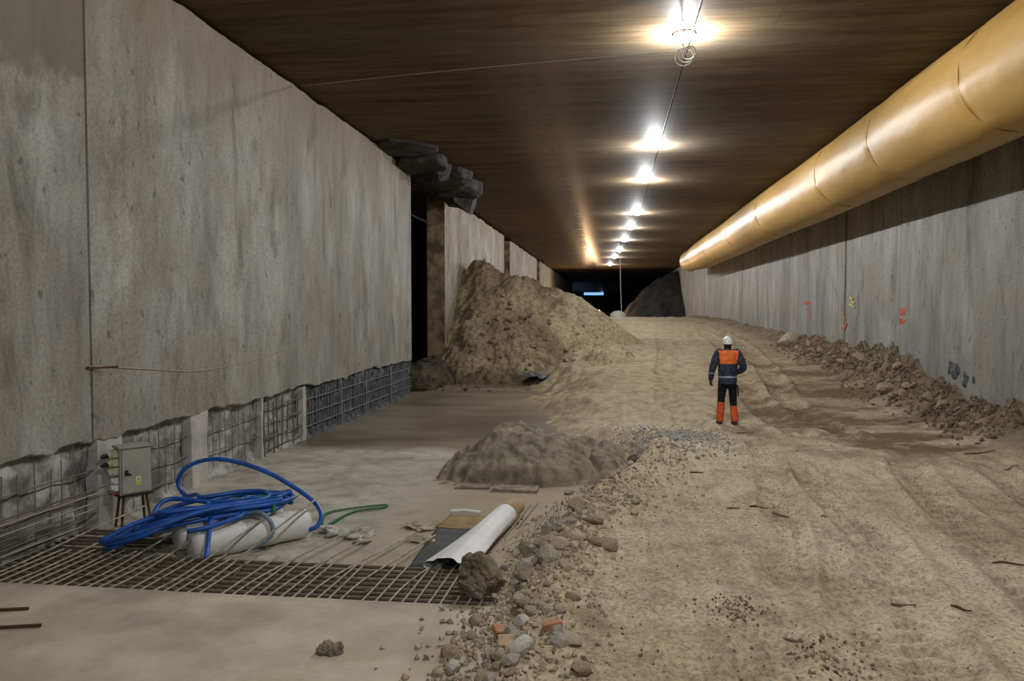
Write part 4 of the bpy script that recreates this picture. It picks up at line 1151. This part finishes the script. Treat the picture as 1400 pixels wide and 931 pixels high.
# twigs of wire at the bank
for k, (a, b) in enumerate((((-1.12, 8.35, 0.12), (-0.88, 8.85, 0.36)), ((-0.82, 8.1, 0.2), (-0.62, 8.75, 0.38)), ((-0.58, 8.4, 0.25), (-0.6, 8.78, 0.42)), ((-0.5, 8.45, 0.25), (-0.58, 8.85, 0.42)), ((-1.0, 8.6, 0.15), (-0.82, 9.0, 0.34)))):
    o = wbar(a, b, 0.011, STEEL_PALE, None, 'wire_stub'); o['label'] = 'thin pale wire stub sticking out of the bank beyond the clods'; o['category'] = 'wire'; o['group'] = 'wire stubs in the bank'
sheet('blue_plastic', [(-3.2, 26.35, 0), (-2.2, 26.3, 0), (-1.95, 27.1, 0), (-2.7, 27.15, 0)], BLUE_SHEET, 'slate-blue plastic sheet at the foot of the huge heap', 'sheet', 0.12, 0.02, 0.35, 3)

# ------------------------------------------------------------------ electrical cabinet
cab = empty('power_cabinet', (-5.72, 8.72, 0.0), (0, 0, R(-90 + 90 + 53)), label='grey electrical cabinet on legs against the chipped wall', category='cabinet')
# local axes: -Y is the door side, -X the socket side
bw, bd, bh, z0 = 0.36, 0.20, 0.56, 0.40
bx = MB().box((0, 0, z0 + bh / 2), (bw, bd, bh)).build('cabinet_body', BOX_GREY, cab)
MB().box((0, -0.008, z0 + bh + 0.012), (bw + 0.03, bd + 0.035, 0.024)).build('cabinet_top', BOX_GREY, cab)
dr = MB().box((0.005, -bd / 2 - 0.012, z0 + bh / 2), (bw - 0.03, 0.02, bh - 0.04)).build('door', BOX_GREY, cab)
MB().box((-0.115, -bd / 2 - 0.03, z0 + bh * 0.48), (0.035, 0.025, 0.06)).tube([(-0.10, -bd / 2 - 0.045, z0 + bh * 0.46), (-0.07, -bd / 2 - 0.05, z0 + bh * 0.43)], 0.012, 8).build('latch', BLACK, dr)
yf = -bd / 2 - 0.0235
MB().box((0.02, yf, z0 + 0.155), (0.055, 0.003, 0.105)).build('sticker', STICKER, dr)
MB().box((0.02, yf - 0.002, z0 + 0.13), (0.05, 0.002, 0.045)).build('yellow_label', YELLOW, dr)
MB().add([(-0.002, yf - 0.003, z0 + 0.163), (0.042, yf - 0.003, z0 + 0.163), (0.02, yf - 0.003, z0 + 0.203)], [(0, 1, 2)]).build('warning_triangle', YELLOW, dr)
MB().add([(0.017, yf - 0.004, z0 + 0.195), (0.012, yf - 0.004, z0 + 0.182), (0.019, yf - 0.004, z0 + 0.182), (0.016, yf - 0.004, z0 + 0.168), (0.027, yf - 0.004, z0 + 0.186), (0.021, yf - 0.004, z0 + 0.186), (0.024, yf - 0.004, z0 + 0.195)], [(0, 1, 2, 3, 4, 5, 6)]).build('lightning_bolt', BLACK, dr)
for k in range(3):
    zz = z0 + bh - 0.06 - k * 0.105
    so = MB().box((-bw / 2 - 0.03, -0.01, zz), (0.06, 0.10, 0.085)).tube([(-bw / 2 - 0.055, -0.01, zz), (-bw / 2 - 0.11, -0.02, zz - 0.02)], [0.045, 0.04], 12).build('socket', CREAM, cab)
    if k < 2:
        MB().tube([(-bw / 2 - 0.10, -0.02, zz - 0.015), (-bw / 2 - 0.15, -0.03, zz - 0.02), (-bw / 2 - 0.185, -0.035, zz - 0.03)], [0.03, 0.028, 0.015], 10).build('plug', BLACK, so)
for k, m in enumerate((STICKER, WHITE_PLASTIC)):
    zz = z0 + bh - 0.385 - k * 0.085
    MB().box((-bw / 2 - 0.025, -0.01, zz), (0.05, 0.08, 0.07)).tube([(-bw / 2 - 0.04, -0.01, zz), (-bw / 2 - 0.08, -0.015, zz)], 0.032, 10).build('socket', m, cab)
MB().box((-bw / 2 - 0.05, -0.01, z0 + 0.035), (0.10, 0.09, 0.04)).build('socket_cover', REDBROWN, cab)
for sx in (-1, 1):
    for sy in (-1, 1):
        MB().tube([(sx * (bw / 2 - 0.05), sy * 0.06, z0 + 0.01), (sx * (bw / 2 - 0.01), sy * 0.10, 0.0)], 0.017, 8).build('leg', STEEL_RUST, cab)
MB().box((0, -0.02, z0 - 0.015), (bw + 0.02, bd + 0.02, 0.02)).build('frame', BLACK, cab)

# ------------------------------------------------------------------ worker
NAVY = simple('navy work cloth', (0.030, 0.040, 0.068), 0.85, 0.4, 14, 0.4, 60)
NAVY2 = simple('black work trousers', (0.008, 0.009, 0.014), 0.9, 0.4, 14, 0.4, 60)
ORANGE = simple('orange high visibility cloth', (0.78, 0.17, 0.035), 0.8, 0.15, 10, 0.3, 60)
GAITER = simple('orange red waterproof cloth', (0.62, 0.10, 0.025), 0.7, 0.2, 12, 0.4, 40)
REFLECT = simple('grey reflective tape', (0.26, 0.29, 0.33), 0.5, 0.15, 10, 0.1, 60, 0.5)
SKIN = simple('skin', (0.42, 0.25, 0.17), 0.6, 0.1, 10, 0.1, 60)
HELMET = simple('white helmet shell', (0.74, 0.72, 0.66), 0.35, 0.05, 8, 0.0, 60, 0.5)
HAIR = simple('dark hair', (0.02, 0.015, 0.011), 0.8, 0.3, 30, 0.4, 90)
GLOVE = simple('dark work glove', (0.035, 0.035, 0.03), 0.9, 0.3, 20, 0.4, 80)
BOOT = simple('muddy boot leather', (0.05, 0.04, 0.03), 0.9, 0.4, 14, 0.4, 60)
PALE_CLOTH = simple('pale cloth', (0.45, 0.40, 0.30), 0.9, 0.2, 12, 0.3, 60)

def seg(mb, pts, rad, flat=1.0, n=14, up=None):
    mb.tube(catmull(pts, 5), list(np.interp(np.linspace(0, len(pts) - 1, (len(pts) - 1) * 5 + 1), range(len(pts)), rad)), n, True, flat, up)
    mb.ell(pts[0], (rad[0],) * 3, 10, 7); mb.ell(pts[-1], (rad[-1],) * 3, 10, 7)
def hand(mb, wrist, direc, palm_n, side, curl=0.5):
    """palm and five fingers; direc points to the fingertips, palm_n out of the palm"""
    w = Vector(wrist); d = Vector(direc).normalized(); pn = Vector(palm_n); pn = (pn - d * pn.dot(d)).normalized()
    s = d.cross(pn) * side
    seg(mb, [w, w + d * 0.045, w + d * 0.085], [0.026, 0.034, 0.032], 0.62, 12, pn)
    for i, (ln, off) in enumerate(((0.070, -0.030), (0.078, -0.010), (0.072, 0.011), (0.056, 0.030))):
        b = w + d * 0.085 + s * off
        k1 = b + (d * math.cos(curl * .5) + pn * math.sin(curl * .5)) * ln * 0.45
        k2 = k1 + (d * math.cos(curl * 1.3) + pn * math.sin(curl * 1.3)) * ln * 0.32
        k3 = k2 + (d * math.cos(curl * 2.0) + pn * math.sin(curl * 2.0)) * ln * 0.28
        seg(mb, [b - d * 0.02, k1, k2, k3], [0.0105, 0.010, 0.009, 0.008], 1.0, 8)
    b = w + d * 0.03 - s * 0.026
    t1 = b + (d * 0.6 - s * 0.6 + pn * 0.35).normalized() * 0.036
    t2 = t1 + (d * 0.85 - s * 0.15 + pn * 0.45).normalized() * 0.030
    seg(mb, [b, t1, t2], [0.014, 0.011, 0.009], 1.0, 8)

WX, WY = 2.44, 16.42
wk = empty('person', (WX, WY, h1(WX, WY - 0.05) - 0.004), (0, 0, R(4)),
           label='worker in white helmet, orange and navy jacket and orange gaiters walking away along the roadway', category='person')
hipL, hipR = (-0.095, 0.0, 0.93), (0.095, 0.0, 0.93)
kneeL, kneeR = (-0.115, 0.045, 0.50), (0.125, 0.02, 0.49)
ankL, ankR = (-0.135, 0.06, 0.085), (0.135, -0.10, 0.085)
shL, shR = (-0.19, 0.0, 1.475), (0.19, 0.0, 1.475)
elL, elR = (-0.31, -0.035, 1.19), (0.30, -0.06, 1.20)
wrL, wrR = (-0.325, 0.06, 0.945), (0.20, 0.17, 1.06)
# body: one continuous figure, clothing is laid over it
b = MB()
for hp, kn, an in ((hipL, kneeL, ankL), (hipR, kneeR, ankR)):
    seg(b, [hp, kn, an], [0.078, 0.052, 0.036])
    seg(b, [(an[0], an[1] - 0.03, 0.045), (an[0], an[1] + 0.06, 0.04), (an[0], an[1] + 0.15, 0.03)], [0.034, 0.036, 0.026])
seg(b, [(0, 0.0, 0.92), (0, 0.0, 1.1), (0, -0.01, 1.3), (0, -0.01, 1.45), (0, 0.0, 1.50)], [0.10, 0.125, 0.15, 0.14, 0.07], 0.66, 18, (0, 1, 0))
seg(b, [(0, 0.0, 1.47), (0, 0.02, 1.60)], [0.055, 0.052])
for sh, el, wr_ in ((shL, elL, wrL), (shR, elR, wrR)):
    seg(b, [sh, el, wr_], [0.056, 0.040, 0.028])
b.ell((0, 0.03, 1.685), (0.075, 0.092, 0.112), 16, 12)                 # head
b.ell((0, 0.075, 1.635), (0.05, 0.055, 0.055), 12, 8)                  # jaw
b.ell((0, 0.128, 1.675), (0.013, 0.02, 0.022), 8, 6)                   # nose
for s in (-1, 1):
    b.ell((s * 0.078, 0.025, 1.675), (0.010, 0.022, 0.032), 8, 6)      # ears
    b.ell((s * 0.030, 0.112, 1.698), (0.014, 0.010, 0.009), 8, 6)      # brow over the eyes
b.ell((0, 0.122, 1.632), (0.024, 0.008, 0.008), 8, 6)                  # mouth
hand(b, wrL, (-0.03, 0.12, -1.0), (0.9, 0.3, 0.0), 1, 0.55)
hand(b, wrR, (-0.65, 0.65, -0.1), (-0.1, -0.2, -1.0), -1, 0.8)
bme = remesh(b, 0.0095, 2)
body = link('body', bme, SKIN, wk)
for k, s in enumerate((-1, 1)):
    MB().ell((s * 0.030, 0.116, 1.688), (0.010, 0.006, 0.006), 8, 6).build('eye', BLACK, body)
for wr_, dr_, nn, sd, cu in ((wrL, (-0.03, 0.12, -1.0), (0.9, 0.3, 0.0), 1, 0.55), (wrR, (-0.65, 0.65, -0.1), (-0.1, -0.2, -1.0), -1, 0.8)):
    g = MB(); hand(g, wr_, dr_, nn, sd, cu)
    g.ell(Vector(wr_), (0.034, 0.034, 0.03), 10, 7)
    gm = remesh(g, 0.006, 1)
    n_ = np.empty(len(gm.vertices) * 3); c_ = n_.copy(); gm.vertices.foreach_get('normal', n_); gm.vertices.foreach_get('co', c_)
    gm.vertices.foreach_set('co', c_ + 0.004 * n_); gm.update()
    link('glove', gm, GLOVE, wk)
hm = MB(); hm.ell((0, 0.0, 1.66), (0.082, 0.085, 0.085), 14, 9); hm.ell((0, -0.03, 1.60), (0.06, 0.045, 0.05), 10, 7)
link('hair', remesh(hm, 0.012, 2), HAIR, wk)
# helmet: dome, brim and a central rib
vs = []; fs = []; nu, nv = 28, 9
for j in range(nv + 1):
    ph = (math.pi / 2) * j / nv
    for k in range(nu):
        a = 2 * math.pi * k / nu
        vs.append((0.108 * math.cos(a) * math.cos(ph), 0.02 + 0.132 * math.sin(a) * math.cos(ph), 1.690 + 0.140 * math.sin(ph) ** 0.9))
for k in range(nu):
    a = 2 * math.pi * k / nu
    e = 0.012 + (0.045 if math.sin(a) > 0.45 else 0.0)
    vs.append(((0.108 + e * 0.6) * math.cos(a), 0.02 + (0.132 + e) * math.sin(a), 1.678))
for k in range(nu):
    a = 2 * math.pi * k / nu
    vs.append((0.104 * math.cos(a), 0.02 + 0.128 * math.sin(a), 1.668))
for j in range(nv):
    for k in range(nu):
        a = j * nu + k; c = j * nu + (k + 1) % nu; fs.append((a, c, c + nu, a + nu))
o2 = (nv + 1) * nu
for k in range(nu):
    c = (k + 1) % nu
    fs.append((o2 + k, o2 + c, c, k)); fs.append((o2 + nu + k, o2 + nu + c, o2 + c, o2 + k))
he = MB().add(vs, fs).build('helmet', HELMET, wk, True)
MB().tube([(0, 0.02 + 0.13 * math.cos(a), 1.69 + 0.142 * math.sin(a)) for a in np.linspace(0.25, math.pi - 0.25, 12)], 0.010, 8).build('helmet_rib', HELMET, he, True)
# jacket
j_ = MB()
seg(j_, [(0, 0.0, 0.90), (0, 0.0, 1.02), (0, -0.01, 1.2), (0, -0.012, 1.36), (0, -0.012, 1.46), (0, 0.0, 1.53)], [0.190, 0.196, 0.198, 0.206, 0.178, 0.080], 0.72, 22, (0, 1, 0))
seg(j_, [(0, 0.0, 1.48), (0, 0.012, 1.60)], [0.085, 0.074])
for sh, el, wr_ in ((shL, elL, wrL), (shR, elR, wrR)):
    seg(j_, [(sh[0] * 0.75, sh[1], sh[2] + 0.02), sh, el, wr_], [0.076, 0.088, 0.074, 0.054])
jm = remesh(j_, 0.011, 5)
co = np.empty(len(jm.vertices) * 3); jm.vertices.foreach_get('co', co); co = co.reshape(-1, 3)
no = np.empty(len(jm.vertices) * 3); jm.vertices.foreach_get('normal', no); no = no.reshape(-1, 3)
co = co + no * (0.012 * fbm(co[:, 0] * 9 + co[:, 1] * 4, co[:, 2] * 14, 3, 190))[:, None]
co[:, 2] = np.maximum(co[:, 2], 0.855)
jm.vertices.foreach_set('co', co.ravel()); jm.update()
def split(me, groups):
    """groups: list of (name, material, test(center)); first hit wins -> list of (name, mat, mesh)"""
    cen = [p.center.copy() for p in me.polygons]; fc = [tuple(p.vertices) for p in me.polygons]
    vv = [v.co.copy() for v in me.vertices]; left = list(range(len(fc))); out = []
    for nm, mt, test in groups:
        take = [i for i in left if test(cen[i])]; s_ = set(take); left = [i for i in left if i not in s_]
        ids = {}; vs = []; fs = []
        for i in take:
            q = []
            for vi in fc[i]:
                if vi not in ids: ids[vi] = len(vs); vs.append(vv[vi])
                q.append(ids[vi])
            fs.append(q)
        if fs:
            m = MB(); m.v = [tuple(v) for v in vs]; m.f = fs
            out.append((nm, mt, m.mesh(nm, True)))
    return out
def on_torso(c): return abs(c.x) < 0.165 + 0.10 * max(0, c.z - 1.36) and not (c.x * c.x / 0.035 + 0 > 1)
parts = split(jm, [('orange_yoke', ORANGE, lambda c: c.z > 1.275 and c.z < 1.545 and abs(c.x) < 0.17 + 0.12 * (c.z - 1.275)),
                   ('reflective_band', REFLECT, lambda c: 0.985 < c.z < 1.02 and abs(c.x) < 0.215),
                   ('sleeve_band', REFLECT, lambda c: abs(c.x) > 0.22 and 1.055 < c.z < 1.085 and c.x < 0),
                   ('jacket', NAVY, lambda c: True)])
jk = None
for nm, mt, me in parts:
    if nm == 'jacket': jk = link(nm, me, mt, wk)
for nm, mt, me in parts:
    if nm != 'jacket': link(nm, me, mt, jk)
# trousers and gaiters
tr = MB()
tr.ell((0, 0.0, 0.88), (0.172, 0.128, 0.13), 16, 9)
for hp, kn, an in ((hipL, kneeL, ankL), (hipR, kneeR, ankR)):
    seg(tr, [(hp[0], hp[1], 0.90), ((hp[0] + kn[0]) / 2, (hp[1] + kn[1]) / 2, 0.70), kn, (kn[0] * .5 + an[0] * .5, kn[1] * .5 + an[1] * .5, 0.29)], [0.098, 0.088, 0.076, 0.062])
link('trousers', remesh(tr, 0.012, 4), NAVY2, wk)
for kn, an, zt in ((kneeL, ankL, 0.475), (kneeR, ankR, 0.385)):
    g = MB()
    t = (zt - an[2]) / (kn[2] - an[2])
    top = tuple(an[i] + (kn[i] - an[i]) * t for i in range(3)); mid = tuple(an[i] + (kn[i] - an[i]) * t * 0.45 for i in range(3))
    g.tube(catmull([top, mid, (an[0], an[1], 0.075)], 8), list(np.interp(np.linspace(0, 2, 17), [0, 1, 2], [0.080, 0.079, 0.072])), 18)
    gm = remesh(g, 0.011, 2)
    co = np.empty(len(gm.vertices) * 3); gm.vertices.foreach_get('co', co); co = co.reshape(-1, 3)
    no = np.empty(len(gm.vertices) * 3); gm.vertices.foreach_get('normal', no); no = no.reshape(-1, 3)
    co = co + no * (0.012 * fbm(co[:, 0] * 10, co[:, 2] * 22, 3, 195))[:, None]
    gm.vertices.foreach_set('co', co.ravel()); gm.update()
    link('gaiter', gm, GAITER, wk)
    bt = MB()
    seg(bt, [(an[0], an[1] - 0.045, 0.05), (an[0], an[1] + 0.05, 0.05), (an[0], an[1] + 0.17, 0.042)], [0.048, 0.050, 0.040])
    seg(bt, [(an[0], an[1], 0.06), (an[0], an[1], 0.14)], [0.05, 0.05])
    bt.box((an[0], an[1] + 0.06, 0.012), (0.095, 0.29, 0.024))
    bm_ = remesh(bt, 0.010, 2)
    link('boot', bm_, BOOT, wk)
# things on the belt
MB().box((0.195, -0.02, 0.885), (0.05, 0.06, 0.10), Euler((0, 0.25, 0.3)).to_matrix()).build('belt_pouch', PALE_CLOTH, wk)
MB().tube([(0.20, -0.02, 0.86), (0.215, -0.02, 0.72), (0.215, -0.02, 0.58)], [0.012, 0.014, 0.012], 8).build('hanging_tool', BLACK, wk)
